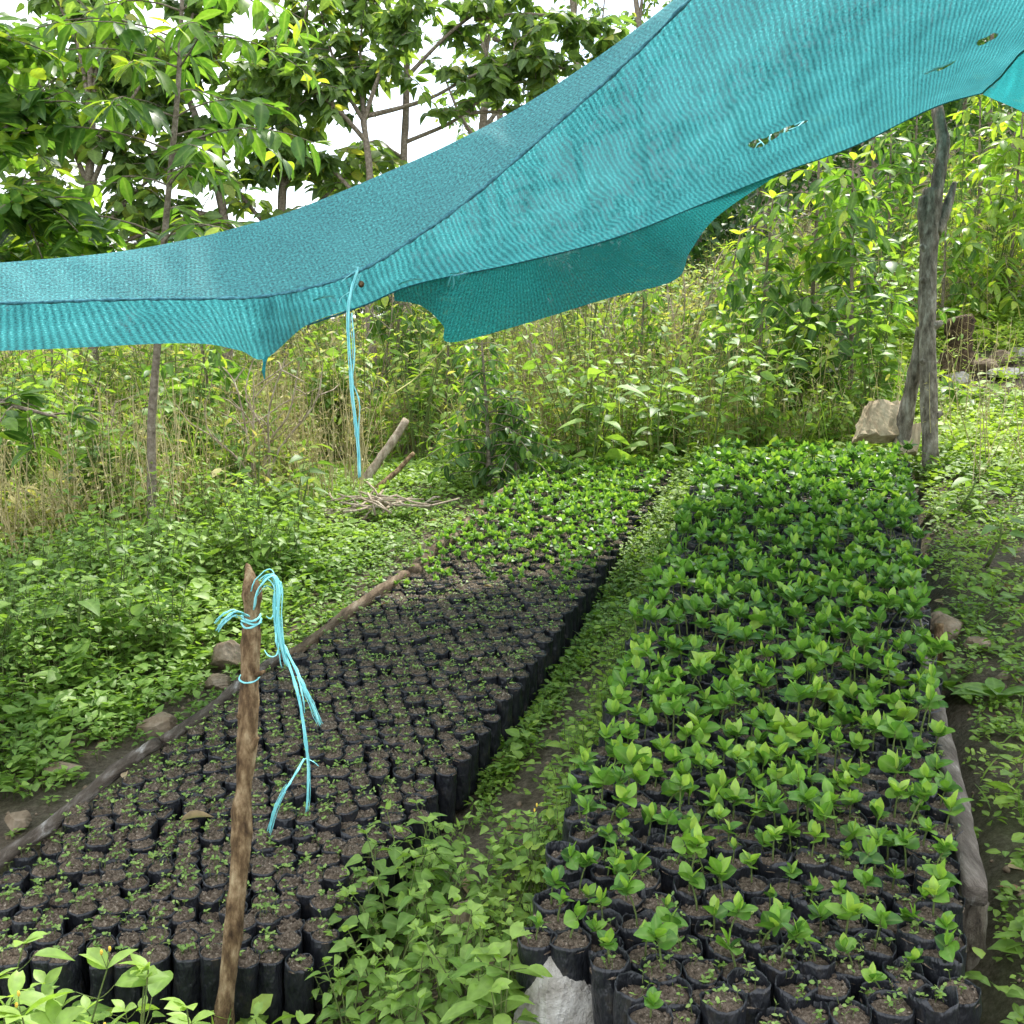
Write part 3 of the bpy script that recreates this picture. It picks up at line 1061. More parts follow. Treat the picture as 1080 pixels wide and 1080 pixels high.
# far pole that carries the net
def pole():
    g = np.random.RandomState(4)
    base = on_ground(981, 505)
    Zb = proj(base)[2]
    t = empty("forked_pole", base)
    tag(t, "grey forked tree-trunk pole holding up the net corner at the bed end", "pole")
    mb = MB()
    main = [(982, 512), (981, 470), (979, 400), (978, 330), (979, 280), (981, 230), (983, 200)]
    pts = crom([P(a, b, Zb) for a, b in main], 30) - base
    tube(mb, pts, np.linspace(.048, .053, 30) * (1 + .05 * np.sin(np.arange(30) * .9)), 14, rough=.025, rng=g)
    mb.build("trunk", [M["bark"]], t)
    mb = MB()
    pts = crom([P(a, b, Zb) for a, b in [(984, 235), (988, 200), (992, 175), (995, 150), (990, 125), (987, 105)]], 20) - base
    tube(mb, pts, np.linspace(.042, .034, 20) * (1 + .06 * np.sin(np.arange(20) * 1.3)), 12, rough=.03, rng=g)
    mb.build("upper_stem", [M["bark"]], t)
    mb = MB()
    pts = crom([P(a, b, Zb) for a, b in [(986, 245), (996, 225), (1003, 205), (1007, 192)]], 12) - base
    tube(mb, pts, np.linspace(.045, .012, 12), 9, rough=.06, rng=g)
    pts = crom([P(a, b, Zb) for a, b in [(976, 250), (973, 225), (975, 208)]], 8) - base
    tube(mb, pts, np.linspace(.035, .03, 8), 9, rough=.06, rng=g)
    mb.build("fork_stub", [M["bark"]], t)
    for q, (a, c, e) in enumerate([(973, 300, -1), (990, 345, 1), (972, 385, -1), (988, 440, 1), (974, 265, -1)]):
        mb = MB()
        c0 = P(980, c, Zb) - base
        tube(mb, [c0, c0 + arr([e * .035, -.02, .012]), c0 + arr([e * .066, -.035, .03])], [.034, .026, .012], 9, rough=.1, rng=g)
        mb.build("knot", [M["bark"]], t)
    mb = MB()
    p0 = P(949, 480, Zb + .25)
    pts = crom([p0, P(955, 440, Zb + .2), P(964, 395, Zb + .12), P(972, 345, Zb + .06)], 20) - base
    tube(mb, pts, np.linspace(.058, .03, 20) * (1 + .05 * np.sin(np.arange(20) * 1.1)), 12, rough=.04, rng=g)
    mb.build("leaning_prop", [M["bark"]], t)


pole()

# foreground stake with its twine
def stake():
    g = np.random.RandomState(11)
    yb = L_Y0 - .10
    xb = hit(238, 1055, TOPL - .10)[0]
    base = arr([xb, yb, float(ground(xb, yb))])
    Zb = proj(base)[2]
    t = empty("wooden_stake", base)
    tag(t, "rough pointed wooden stake standing at the front of the dark bed", "stake")
    keys = [(232, 1120), (238, 1050), (246, 980), (254, 900), (255, 850), (260, 800), (263, 720), (265, 660), (266, 630), (263, 605), (260, 594)]
    pts = crom([P(a, b, Zb) for a, b in keys], 60) - base
    s = np.linspace(0, 1, 60)
    rad = .0195 - .002 * s + .0018 * np.sin(s * 40) + .0015 * np.sin(s * 23 + 1)
    rad *= np.clip((1.004 - s) / .19, .05, 1) ** .8
    rad *= 1 + .18 * np.exp(-((s - .40) / .02) ** 2) + .15 * np.exp(-((s - .57) / .018) ** 2)
    mb = MB()
    tube(mb, pts, rad, 14, rough=.05, rng=g)
    mb.build("shaft", [M["bark_brown"]], t)
    for (a, b, c, d, r) in [(265, 714, 279, 708, .006), (258, 800, 272, 778, .008), (262, 762, 250, 755, .006)]:
        p, q = P(a, b, Zb) - base, P(c, d, Zb - .02) - base
        mb = MB()
        tube(mb, [p, (p + q) / 2, q], [r * 1.3, r, r * .5], 7, rough=.1, rng=g)
        mb.build("knot_stub", [M["bark_brown"]], t)
    # twine knotted on it: a separate thing
    tw = empty("blue_twine", P(265, 655, Zb - .02))
    tag(tw, "frayed pale blue plastic twine knotted round the pointed stake and trailing loose", "twine")
    o = np.array(tw.location)
    mb = MB()
    rr = .0178
    c = P(265, 655, Zb)
    for q, dz in ((0, 0), (1, .008), (2, -.006)):
        a = np.linspace(0, 6.4, 20)
        tube(mb, np.stack([c[0] + np.cos(a) * rr * 1.06, c[1] + np.sin(a) * rr * 1.06, c[2] + dz + .004 * np.sin(a * 2 + q)], 1) - o, .0025, 5, rough=.2, rng=g)
    c = P(263, 714, Zb)
    a = np.linspace(2.6, 6.6, 14)
    tube(mb, np.stack([c[0] + np.cos(a) * rr * 1.12, c[1] + np.sin(a) * rr * 1.12, c[2] + .006 * np.sin(a)], 1) - o, .0018, 5, rough=.2, rng=g)
    mb.build("knot", [M["twine"]], tw)
    Zt = Zb - .03
    strands = [([(262, 650), (250, 645), (238, 652), (230, 661)], .0065),
               ([(268, 642), (272, 622), (282, 610), (290, 608), (294, 622), (293, 650), (297, 680), (302, 700)], .0075),
               ([(296, 680), (306, 705), (315, 735), (320, 765), (324, 800), (325, 830), (323, 853)], .0036),
               ([(296, 675), (312, 705), (322, 728), (330, 745), (338, 764)], .0036),
               ([(321, 800), (308, 822), (298, 838), (290, 855), (284, 878)], .0032),
               ([(322, 800), (330, 803), (336, 808)], .0018), ([(292, 640), (286, 652), (281, 650)], .0018), ([(290, 612), (296, 614), (298, 622)], .0018),
               ([(295, 672), (292, 690), (284, 692), (279, 686)], .0016), ([(293, 650), (291, 675), (296, 690)], .0022), ([(314, 712), (320, 738), (321, 752)], .0018),
               ([(290, 622), (280, 618), (272, 628)], .0028)]
    for ks, r in strands:
        mb = MB()
        zz = np.linspace(0, 1, len(ks))
        pts = crom([P(a, b, Zt - .03 * math.sin(f * 3)) for (a, b), f in zip(ks, zz)], 24) - o
        tube(mb, pts, r * (1 + .18 * np.sin(np.arange(24) * 1.1)) * np.linspace(1, .65, 24), 6, rough=.16, rng=g, flat=.28)
        if r > .003:      # fibres lying along the tape
            for _ in range(9):
                k0 = g.randint(0, 12)
                tube(mb, pts[k0:] + g.normal(0, r * .8, 3) + np.cumsum(g.normal(0, .0007, pts[k0:].shape), 0), r * .16, 4)
        mb.build("strand", [M["twine"]], tw)


stake()


def hanging():
    g = np.random.RandomState(2)
    t = empty("hanging_twine", P(376, 285, 2.86))
    tag(t, "long pale blue twine tied to the net hem and hanging straight down", "twine")
    o = np.array(t.location)
    for ks, r in [([(378, 284), (374, 297), (369, 318), (368, 345), (370, 380), (372, 410), (376, 445), (379, 475), (380, 503)], .0062),
                  ([(371, 330), (374, 370), (372, 400), (374, 430), (377, 460)], .0045), ([(372, 405), (379, 425), (378, 460), (380, 500)], .0032),
                  ([(376, 285), (364, 294), (360, 298)], .0015), ([(368, 308), (360, 314), (357, 322)], .0022), ([(379, 283), (372, 281)], .0028), ([(380, 290), (376, 300), (373, 306)], .004)]:
        mb = MB()
        pts = crom([P(a, b, 2.84) for a, b in ks], 22) - o
        tube(mb, pts, r * (1 + .15 * np.sin(np.arange(22) * 1.2)), 6, rough=.15, rng=g, flat=.3)
        for _ in range(3):
            tube(mb, pts + g.normal(0, r * .5, 3) + g.normal(0, .0006, pts.shape), r * .22, 4)
        mb.build("strand", [M["twine"]], t)
    mb = MB()
    c = P(381, 300, 2.9)
    tube(mb, np.array([c + [0, 0, .0], c + [.002, -.012, 0.001], c + [.003, -.02, 0]]) - o, [.009, .0085, .003], 8)
    mb.build("toggle_peg", [M["bark_brown"]], t)
    c = MB()
    a, b = P(474, 361, 4.76), on_ground(405, 440)
    a2 = P(405, 425, 4.9)
    tube(c, crom([a, (a + a2) / 2 - [0, 0, .02], a2, b], 24) - a, .0028, 5)
    tag(c.build("guy_cord", [M["cord"]], None, a), "thin straw yellow cord pulling down a corner of the hanging net flap", "cord")


hanging()


# ------------------------------------------------------------------ logs, stones
def log(name, a, b, ra, rb, label, cat, mat="log", seed=0, bendz=.006, ns=12, n=30, knots=2, rough=.045, square=0., wav=1.):
    g = np.random.RandomState(seed)
    a, b = np.asarray(a), np.asarray(b)
    f = np.linspace(0, 1, n)[:, None]
    pts = a * (1 - f) + b * f
    side = norm(np.cross(b - a, [0, 0, 1.]))
    pts = pts + side * (np.sin(f * 5 + seed) * .012 + np.sin(f * 11 + seed * 2) * .006) * wav * min(1, np.linalg.norm(b - a)) + [0, 0, 1] * (np.sin(f * 7 + seed) * bendz)
    mb = MB()
    rad = np.linspace(ra, rb, n) * (1 + .06 * np.sin(np.arange(n) * .8 + seed) + .04 * g.normal(0, 1, n))
    tube(mb, pts - a, rad, ns, rough=rough, rng=g, square=square)
    for _ in range(knots):
        i = g.randint(3, n - 3)
        d = norm(g.normal(0, 1, 3) + [0, 0, 1])
        tube(mb, [pts[i] - a, pts[i] - a + d * ra * 1.25], [ra * .45, ra * .25], 7, rough=.1, rng=g)
    return tag(mb.build(name, [M[mat]], None, a), label, cat)


lz = lambda px, py, dz=0.: hit(px, py, TOPL + .012 + dz)
rz_ = lambda px, py, dz=0.: hit(px, py, TOPR - .03 + dz)
log("border_log", lz(-90, 972), lz(166, 786), .018, .02, "weathered log along the dark bed between the frame edge and the tan stone", "log", seed=1)
log("border_log", lz(172, 784), lz(300, 690), .02, .017, "weathered log edging the dark bed behind the pointed stake", "log", seed=2)
log("border_log", lz(303, 693), lz(427, 606), .017, .022, "dark squared log edging the bed just before the leafy rows begin", "log", "log_brown", seed=3, ns=20, square=.8, wav=.3)
log("border_log", lz(436, 604), lz(505, 541), .035, .03, "brown log beside the leafy far rows, half hidden by weeds", "log", "log_brown", seed=4)
log("border_log", lz(508, 537), lz(574, 490), .035, .03, "short brown log at the far corner of the dark bed", "log", "log_brown", seed=5)
log("border_log", rz_(1030, 945, .02), rz_(966, 652, .02), .023, .019, "long grey weathered log holding the leafy bed beside the bare path", "log", "plank", seed=6, n=50, knots=0, ns=20, square=.8, wav=.15, rough=.012, bendz=.002)
log("border_log", hit(700, 665, TOPR - .09), hit(733, 570, TOPR - .09), .026, .026, "brown log on the path side of the leafy bed", "log", "log_brown", seed=8)


def peg(px, py, top, r, label, seed, mat="bark_brown", dx=0):
    b = on_ground(px, py)
    Zb = proj(b)[2]
    t = P(px + dx, top, Zb)
    return log("wooden_peg", b - [0, 0, .03], t, r * 1.1, r, label, "peg", mat, seed, .002, 10, 12, 1)


peg(1026, 1015, 950, .026, "dark broken peg at the near end of the long grey log", 21, "bark", dx=2)
peg(990, 700, 657, .017, "light wooden peg between the grey log and the round stone", 22)
peg(970, 612, 583, .016, "slanting brown peg among weeds by the leafy bed edge", 23, dx=5)
peg(960, 560, 520, .012, "short pale peg at the far end of the leafy bed edge", 24, dx=2)


def rock(px, py, w, h, label, seed, mat="stone", zoff=0., depth=None, pos=None, tilt=0., name="stone", sharp=.55, spike=0.):
    """a stone w x h photo pixels big whose foot shows at px, py"""
    g = np.random.RandomState(seed)
    b = on_ground(px, py) if pos is None else pos
    Zb = proj(b)[2]
    sx, sz = w / F * Zb / 2, h / F * Zb / 2
    sy = depth / 2 if depth else (sx + sz) / 2
    bm = bmesh.new()
    bmesh.ops.create_icosphere(bm, subdivisions=5, radius=1)
    V = np.array([v.co[:] for v in bm.verts])
    nrm = norm(g.normal(0, 1, (16, 3)))
    dist = g.uniform(sharp, 1.0, 16)
    dot = V @ nrm.T
    k = np.where(dot > 1e-3, dist / np.maximum(dot, 1e-3), 9).min(1)
    V = V * np.minimum(k, 1.05)[:, None]
    n = nz(V[:, 0] * 3 + seed, V[:, 1] * 3 + V[:, 2] * 2.1, 1.6, 2)[:, None] * .04 + nz(V[:, 0] * 9 + seed, V[:, 2] * 9 - V[:, 1] * 7, 1.6, 3)[:, None] * .015
    V = V * (1 + n)
    V = V / np.abs(V).max(0)
    if spike:
        V[:, 0] += spike * V[:, 2]
        V[:, 0] *= 1 - .3 * np.clip(V[:, 2], -1, 1)
    V = V * [sx, sy, sz]
    c, s = math.cos(tilt), math.sin(tilt)
    V = np.stack([V[:, 0] * c + V[:, 2] * s, V[:, 1], -V[:, 0] * s + V[:, 2] * c], 1)
    for v, q in zip(bm.verts, V):
        v.co = q
    me = bpy.data.meshes.new(name)
    bm.to_mesh(me)
    bm.free()
    me.materials.append(M[mat])
    o = bpy.data.objects.new(name, me)
    COL.objects.link(o)
    o.location = tuple(float(v) for v in (b + [0, 0, sz * .75 + zoff]))
    return tag(o, label, "stone")


def faceted_stone():
    g = np.random.RandomState(12)
    Zs = proj(hit(585, 1060, TOPR - .15))[2] - .06
    out = [(536, 1100), (542, 1066), (556, 1034), (569, 1008), (586, 1003), (604, 1012), (622, 1036), (633, 1060), (628, 1100), (640, 1180), (525, 1180)]
    o = P(585, 1060, Zs)
    pts = [P(a, b, Zs) for a, b in out] + [P(585 + (a - 585) * .8 + 8, 1015 + (b - 1015) * .85, Zs + .13) for a, b in out] + [P(572, 1050, Zs - .035), P(598, 1045, Zs - .03), P(575, 1150, Zs - .05)]
    bm = bmesh.new()
    for q in pts:
        bm.verts.new(q - o)
    r = bmesh.ops.convex_hull(bm, input=bm.verts)
    bmesh.ops.delete(bm, geom=[v for v in bm.verts if not v.link_faces], context="VERTS")
    bmesh.ops.bevel(bm, geom=list(bm.edges), offset=.006, segments=2, affect="EDGES")
    bmesh.ops.triangulate(bm, faces=bm.faces)
    for _ in range(4):
        bmesh.ops.subdivide_edges(bm, edges=[e for e in bm.edges if e.calc_length() > .008], cuts=1)
        bmesh.ops.triangulate(bm, faces=bm.faces)
    bm.normal_update()
    for v in bm.verts:
        x, y, z = v.co
        n = float(nz(x * 30 + y * 9, z * 26 - y * 14, 1.2, 1)) * .0014 + float(nz(x * 90, z * 110 + y * 80, 1.2, 2)) * .0006
        v.co += v.normal * n
    me = bpy.data.meshes.new("stone")
    bm.to_mesh(me)
    bm.free()
    me.materials.append(M["stone"])
    st = bpy.data.objects.new("stone", me)
    COL.objects.link(st)
    st.location = tuple(float(v) for v in o)
    tag(st, "tall pale grey angular stone at the near corner of the leafy bed", "stone")


faceted_stone()
rock(488, 1000, 50, 62, "rounded reddish brown stone half hidden by the weed clump", 5, "stone_b", sharp=.75)
rock(520, 1045, 40, 55, "brown stone between the weed clump and the pale stone", 6, "stone_b")
rock(167, 775, 40, 26, "flat tan stone lying outside the dark bed's log", 7, "stone_b", sharp=.5)
rock(240, 705, 50, 38, "angular brown stone in weeds behind the stake", 9, "stone_b", sharp=.5)
rock(20, 878, 28, 26, "small tan stone at the frame edge below weeds", 10, "stone_b")
rock(228, 728, 32, 18, "small dark stone against the log behind the stake", 12, "stone_b")
rock(70, 820, 44, 20, "flat brown stone on bare soil near the weeds", 14, "stone_b")
rock(992, 682, 46, 42, "rounded grey brown stone at the far end of the grey log", 15, "stone_b", sharp=.7)
rock(1030, 690, 30, 22, "crumbly dark stone next to the round stone by the log", 16, "stone_b")
rock(1006, 408, 30, 18, "white flat stone below the stump on the slope", 17, "stone", sharp=.5)
rock(1035, 395, 40, 20, "dark slab stone right of the stump on the slope", 18, "stone_b", sharp=.5)
rock(1055, 385, 30, 18, "tan block stone in the slope's rubble heap", 19, "stone_b")
rock(1076, 382, 26, 22, "pale stone of the rubble heap at the frame edge", 20, "stone")
rock(995, 415, 26, 16, "yellowish stone just behind the forked pole", 25, "stone_b")
rock(1062, 400, 44, 14, "long low grey stone under the rubble heap", 26, "stone")


def block(px, py, w, h, dep, label, seed, rot, tilt):
    """a split timber block"""
    g = np.random.RandomState(seed)
    Zb = proj((0, R_Y1, 0.6))[2] + dep + .12
    b = P(px, py, Zb)
    sx, sz = w / F * Zb, h / F * Zb
    bm = bmesh.new()
    bmesh.ops.create_cube(bm, size=1)
    bmesh.ops.subdivide_edges(bm, edges=bm.edges, cuts=7, use_grid_fill=True)
    for v in bm.verts:
        x, y, z = v.co
        t = math.sin(x * 23 + seed + z * 3) * .06 + math.sin(x * 51 + seed * 2) * .04
        v.co = ((x * (1 - .25 * z) + .42 * z + .02 * math.sin(y * 9 + z * 12)) * sx, (y + t) * dep, (z + .03 * math.sin(x * 8 + seed)) * sz)
    bmesh.ops.bevel(bm, geom=[e for e in bm.edges if e.calc_face_angle(0) > .9], offset=sx * .03, segments=2, affect="EDGES")
    me = bpy.data.meshes.new("timber_block")
    bm.to_mesh(me)
    bm.free()
    me.materials.append(M["cut"])
    o = bpy.data.objects.new("timber_block", me)
    COL.objects.link(o)
    o.location = tuple(float(v) for v in b + [0, 0, sz * .42])
    o.rotation_euler = (tilt, 0, rot)
    return tag(o, label, "timber")


block(927, 462, 46, 42, .10, "large split timber block leaning at the foot of the pole prop", 3, R(12), R(-35))
block(956, 478, 24, 34, .05, "smaller tan timber block wedged between pole and leafy bed", 5, R(-8), R(-30))


def stump():
    b = on_ground(1003, 398)
    Zb = proj(b)[2]
    g = np.random.RandomState(6)
    mb = MB()
    s = 1 / F * Zb
    n = 16
    f = np.linspace(0, 1, n)
    pts = np.stack([s * (2 + 6 * np.sin(f * 3)), 0 * f, s * 62 * f], 1)
    tube(mb, pts, s * (17 - 6 * f + 1.5 * np.sin(f * 9)), 14, rough=.16, rng=g)
    for a in range(5):
        d = np.array([math.cos(a * 1.3), math.sin(a * 1.3), 0])
        tube(mb, [d * s * 6 + [0, 0, s * 14], d * s * 16 + [0, 0, s * 5], d * s * 26], [s * 6, s * 5, s * 2], 7, rough=.15, rng=g)
    tag(mb.build("tree_stump", [M["rotten"]], None, b), "rotten brown tree stump on the slope behind the pole", "stump")


stump()


def branchlog(a, za, b, zb, r, label, seed, mat="log"):
    pa, pb = P(*a, za), P(*b, zb)
    return log("dead_branch", pa, pb, r, r * .8, label, "branch", mat, seed, .006, 9, 16, 1)


Zq = proj(on_ground(380, 515))[2]
branchlog((380, 514), Zq, (429, 443), Zq + .15, .034, "pale dead branch propped upright in the weeds", 31, "deadwood")
Zq = proj(on_ground(395, 522))[2]
branchlog((393, 520), Zq, (437, 479), Zq + .2, .018, "thin brown dead branch beside the pale propped one", 32, "bark_brown")
Zq = proj(on_ground(350, 545))[2]
branchlog((340, 543), Zq, (388, 537), Zq - .02, .03, "pale log lying flat in the brushwood heap", 33, "deadwood")
heap = MB()
hc = on_ground(400, 545)
g = np.random.RandomState(8)
for _ in range(46):
    a = hc + [g.normal(0, .16), g.normal(0, .12), g.uniform(.02, .12)]
    d = norm(np.array([g.normal(0, 1), g.normal(0, 1), g.normal(0, .3)])) * g.uniform(.1, .3)
    tube(heap, [a - d / 2 - hc, a + g.normal(0, .012, 3) - hc, a + d / 2 - hc], g.uniform(.003, .009), 5, rough=.1, rng=g)
tag(heap.build("brushwood_heap", [M["deadwood"]], None, hc), "heap of broken brown twigs beside the propped branch", "brushwood")

# dead leaves lying on the soil bags
for k, (px, py, L, lab) in enumerate([(351, 677, .055, "curled pale brown leaf on the soil bags near the log"), (385, 662, .05, "narrow brown leaf leaning over the bags by the squared log"),
                                      (466, 607, .06, "upright tan leaf at the corner where leafy rows begin"), (190, 866, .085, "long ribbed dead leaf lying beside the stake"),
                                      (505, 697, .04, "small orange brown leaf in the middle of dark bed"), (410, 637, .035, "tiny pinkish leaf next to the bed's log"),
                                      (132, 822, .05, "folded tan leaf caught behind the border log"), (510, 618, .05, "tan leaf lying along the edge of the leafy rows"),
                                      (307, 716, .035, "little pale leaf on the bags close to the trailing twine")]):
    g = np.random.RandomState(70 + k)
    mb = MB()
    a = g.uniform(0, 6.28) if k != 3 else .25
    leaves(mb, [[0, 0, 0]], [[math.cos(a), math.sin(a), .25 if k != 2 else 1.2]], L, L * .42, 5, .25, .7, g.uniform(.4, .9), rng=g)
    tag(mb.build("dead_leaf", [M["deadleaf"]], None, hit(px, py, TOPL + .012)), lab, "leaf")


# ------------------------------------------------------------------ vegetation
def arr(l):
    return np.asarray(l, float)


def herb(g, H, nst, Ll, Wl, pairs, spread=.5, lod=4, tint=.5, dr=.3, bud=False):
    """leafy weed: branching stems with opposite leaves. two builders: stalks, foliage"""
    st, fo = MB(), MB()
    B, D, LL, TT = [], [], [], []
    A0, A1 = [], []
    for s in range(nst):
        a = g.uniform(0, 6.28)
        h = H * g.uniform(.6, 1.05)
        out = spread * h * g.uniform(.15, 1)
        top = arr([math.cos(a) * out, math.sin(a) * out, h])
        base = arr([math.cos(a) * out * .12, math.sin(a) * out * .12, 0])
        n = 8
        f = np.linspace(0, 1, n)[:, None]
        pts = base * (1 - f) + top * f
        pts[:, :2] = base[:2] + (top - base)[:2] * f ** 1.5
        tube(st, pts, np.linspace(.0028, .0012, n) * (H / .3) ** .5, 5, cap=False)
        az = g.uniform(0, 6.28)
        for p in range(pairs):
            ff = .22 + .78 * (p + .6 * g.uniform()) / pairs
            i = ff * (n - 1)
            q = pts[int(min(i, n - 2))] * (1 - i % 1) + pts[int(min(i, n - 2)) + 1] * (i % 1)
            az += 1.57 + g.normal(0, .3)
            for sg in (0, 1):
                aa = az + sg * math.pi + g.normal(0, .25)
                el = R(g.uniform(0, 40))
                d = arr([math.cos(aa) * math.cos(el), math.sin(aa) * math.cos(el), math.sin(el)])
                pet = g.uniform(.3, .6) * Ll
                e = q + d * pet
                A0.append(q); A1.append(e)
                B.append(e); D.append(d * [1, 1, .2] + [0, 0, g.uniform(-.35, .15)])
                sz = (1.05 - .5 * abs(ff - .6) / .6) * g.uniform(.7, 1.15)
                LL.append(Ll * sz); TT.append(tint + .25 * (ff - .6) + g.normal(0, .12))
        # growing tip
        for sg in range(3):
            aa = g.uniform(0, 6.28)
            B.append(pts[-1]); D.append([math.cos(aa), math.sin(aa), .8]); LL.append(Ll * .5); TT.append(tint + .35)
        if bud and g.uniform() < .6:
            for _ in range(2):
                q = pts[-1] + [g.normal(0, .01), g.normal(0, .01), g.uniform(.015, .04)]
                stems(st, [pts[-1]], [q], .0008, .0007, rng=g)
                tube(st, [q, q + [0, 0, .004], q + [0, 0, .009]], [.0014, .0026, .0018], 6, mat=1)
    LL = arr(LL)
    if A0:
        stems(st, A0, A1, .0011, .0008, rng=g)
    leaves(fo, B, D, LL, LL * (Wl / Ll) * g.uniform(.85, 1.15, len(LL)), lod, dr, .25, arr(TT), rng=g)
    return st, fo


def put_herb(name, pos, label, cat, group, sd, mat="weed", **kw):
    g = np.random.RandomState(sd)
    st, fo = herb(g, **kw)
    t = empty(name, pos)
    tag(t, label, cat, group)
    st.build("stalks", [M["stem"], M["bud"]], t)
    fo.build("foliage", [M[mat]], t)
    return t


# weed clump between the two beds, plant by plant
clump = [(395, 985, .26, 5, .050), (435, 960, .30, 6, .050), (470, 940, .27, 5, .044), (420, 1010, .27, 5, .048), (380, 1020, .22, 4, .042), (455, 1000, .26, 5, .046), (500, 950, .22, 5, .036),
         (525, 925, .20, 4, .034), (545, 900, .18, 4, .032), (560, 935, .2, 4, .034), (590, 900, .17, 4, .03), (405, 1065, .22, 5, .040), (450, 1060, .23, 5, .040), (490, 1050, .22, 5, .040),
         (475, 1090, .26, 5, .045), (350, 1060, .18, 4, .034), (520, 985, .19, 4, .034), (430, 1110, .24, 5, .042), (370, 1100, .2, 4, .036), (510, 1085, .24, 5, .044), (545, 1060, .16, 4, .036)]
where = ["beside the dark bed's corner bags", "tallest in the middle of the clump", "on the path side of the tall clump", "below the tallest weed", "against the last soil bags", "left of the brown stone",
         "behind the brown stone", "where the clump meets the bare path", "first one on the bare path", "next to the seedlings' first rows", "creeping up the path beside seedlings", "in the lower clump under the corner bags",
         "in the lower clump's middle", "in front of the brown stone", "leaning into view at the bottom edge", "small one under the soil bags", "between brown stone and seedlings", "at the bottom edge below the clump",
         "at the bottom edge below the corner bags", "beside the tall pale stone", "in front of the pale stone"]
for k, (px, py, H, ns, L) in enumerate(clump):
    put_herb("weed_plant", on_ground(px, py + 20), "light green broad-leaved weed " + where[k], "weed", "weeds growing between the two beds", 400 + k, H=H, nst=ns, Ll=L * 1.08, Wl=L * .74, pairs=4, tint=.62, bud=k == 9, spread=.6)
# plants at the very front
front = [(-.98, 1.72, .27, 4, .07, "broad blurry weed in the near bottom corner"), (-.80, 1.62, .34, 3, .075, "yellow-budded weed before the soil bags near the corner"), (-.66, 1.60, .33, 3, .070, "yellow-budded weed just beside the stake's foot"),
         (-.55, 1.66, .27, 3, .062, "pale weed right under the stake"), (-.90, 1.85, .20, 4, .055, "low weed in front of the first soil bags"), (-.72, 1.82, .17, 4, .045, "little weed between stake and soil bags"),
         (-.46, 1.80, .16, 4, .04, "little weed at the stake's foot on the path side"), (-.02, 1.72, .20, 3, .055, "leafy weed touching the pale stone's foot")]
for k, (x, y, H, ns, L, lab) in enumerate(front):
    put_herb("weed_plant", (x, y, float(ground(x, y))), lab, "weed", "weeds at the front", 440 + k, H=H * 1.22, nst=ns + 1, Ll=L * 1.45, Wl=L * .8, pairs=3, tint=.68, bud=k in (1, 2), spread=.4, lod=5)


def rosette(pos, n, L, W, label, sd, name="rosette_weed", tint=.5, mat="weed", el=(15, 55), lod=5):
    g = np.random.RandomState(sd)
    mb = MB()
    a = np.arange(n) * 2.4 + g.normal(0, .2, n)
    e = np.radians(g.uniform(*el, n))
    D = np.stack([np.cos(a) * np.cos(e), np.sin(a) * np.cos(e), np.sin(e)], 1)
    Ls = L * g.uniform(.7, 1.1, n)
    leaves(mb, np.zeros((n, 3)) + D * .01 + [0, 0, .01], D, Ls, Ls * W / L, lod, g.uniform(.3, .6, n), .25, tint + g.normal(0, .1, n), twist=.2, rng=g)
    return tag(mb.build(name, [M[mat]], None, pos), label, "weed")


rosette(on_ground(1000, 735), 9, .15, .085, "broad-leaved dock rosette beside the long grey log", 1, tint=.42)
rosette(on_ground(1050, 742), 8, .13, .08, "second broad-leaved rosette on the bare path", 2, tint=.45)
rosette(on_ground(650, 497), 10, .24, .055, "strap-leaved rosette at the far corner of the dark bed", 3, tint=.75, el=(30, 75))
rosette(on_ground(740, 490), 9, .26, .07, "strap-leaved rosette between the far ends of both beds", 4, tint=.6, el=(25, 65))
rosette(on_ground(590, 490), 8, .2, .07, "low broad rosette behind the dark bed's far log", 5, tint=.5, el=(20, 60))


def behind(px, Z):
    b = P(px, 480, Z)
    b[2] = float(ground(b[0], b[1]))
    return b


def bigleaf(pos, H, n, L, W, label, sd, tint=.5, mat="weed", spread=.35, name="broadleaf_plant"):
    g = np.random.RandomState(sd)
    st, fo = MB(), MB()
    f = np.linspace(0, 1, 8)[:, None]
    pts = f * arr([g.normal(0, .06), g.normal(0, .06), H]) + np.sin(f * 3) * g.normal(0, .02, 3)
    tube(st, pts, np.linspace(.008, .003, 8), 6)
    B, D = [], []
    for k in range(n):
        ff = .35 + .65 * k / max(1, n - 1)
        q = pts[int(ff * 7)]
        a = k * 2.3 + g.uniform(0, .6)
        d = arr([math.cos(a), math.sin(a), .35])
        e = q + d * L * .35
        stems(st, [q], [e], .003, .002, rng=g)
        B.append(e); D.append(d + [0, 0, -.35])
    Ls = L * g.uniform(.75, 1.1, n)
    leaves(fo, B, D, Ls, Ls * W / L, 4, .3, .2, tint + g.normal(0, .13, n), twist=.3, rng=g)
    t = empty(name, pos)
    tag(t, label, "plant")
    st.build("stem", [M["stem"]], t)
    fo.build("foliage", [M[mat]], t)


bigleaf(behind(622, 6.75), .78, 10, .22, .13, "tall plant with very large pale leaves behind the dark bed", 1, .7)
bigleaf(behind(703, 6.8), .80, 14, .19, .085, "leafy upright weed with hanging leaves between the two bed ends", 2, .5)
bigleaf(behind(748, 6.9), .85, 14, .19, .085, "leafy weed with pointed leaves left of the coffee shrubs", 3, .5)
bigleaf(on_ground(88, 720), .34, 7, .15, .09, "plant with two very large pale leaves in the weeds by the frame edge", 4, .62)
bigleaf(on_ground(40, 640), .32, 7, .09, .06, "yellow-green leafy plant before the dry grass", 5, .95)
bigleaf(on_ground(120, 610), .34, 6, .10, .06, "bright leafy plant at the small tree's foot", 6, .8)
bigleaf(on_ground(310, 575), .42, 12, .11, .045, "dark lance-leaved weed behind the squared log", 7, .3)
bigleaf(on_ground(322, 560), .40, 11, .11, .045, "dark lance-leaved weed next to the brushwood heap", 8, .3)
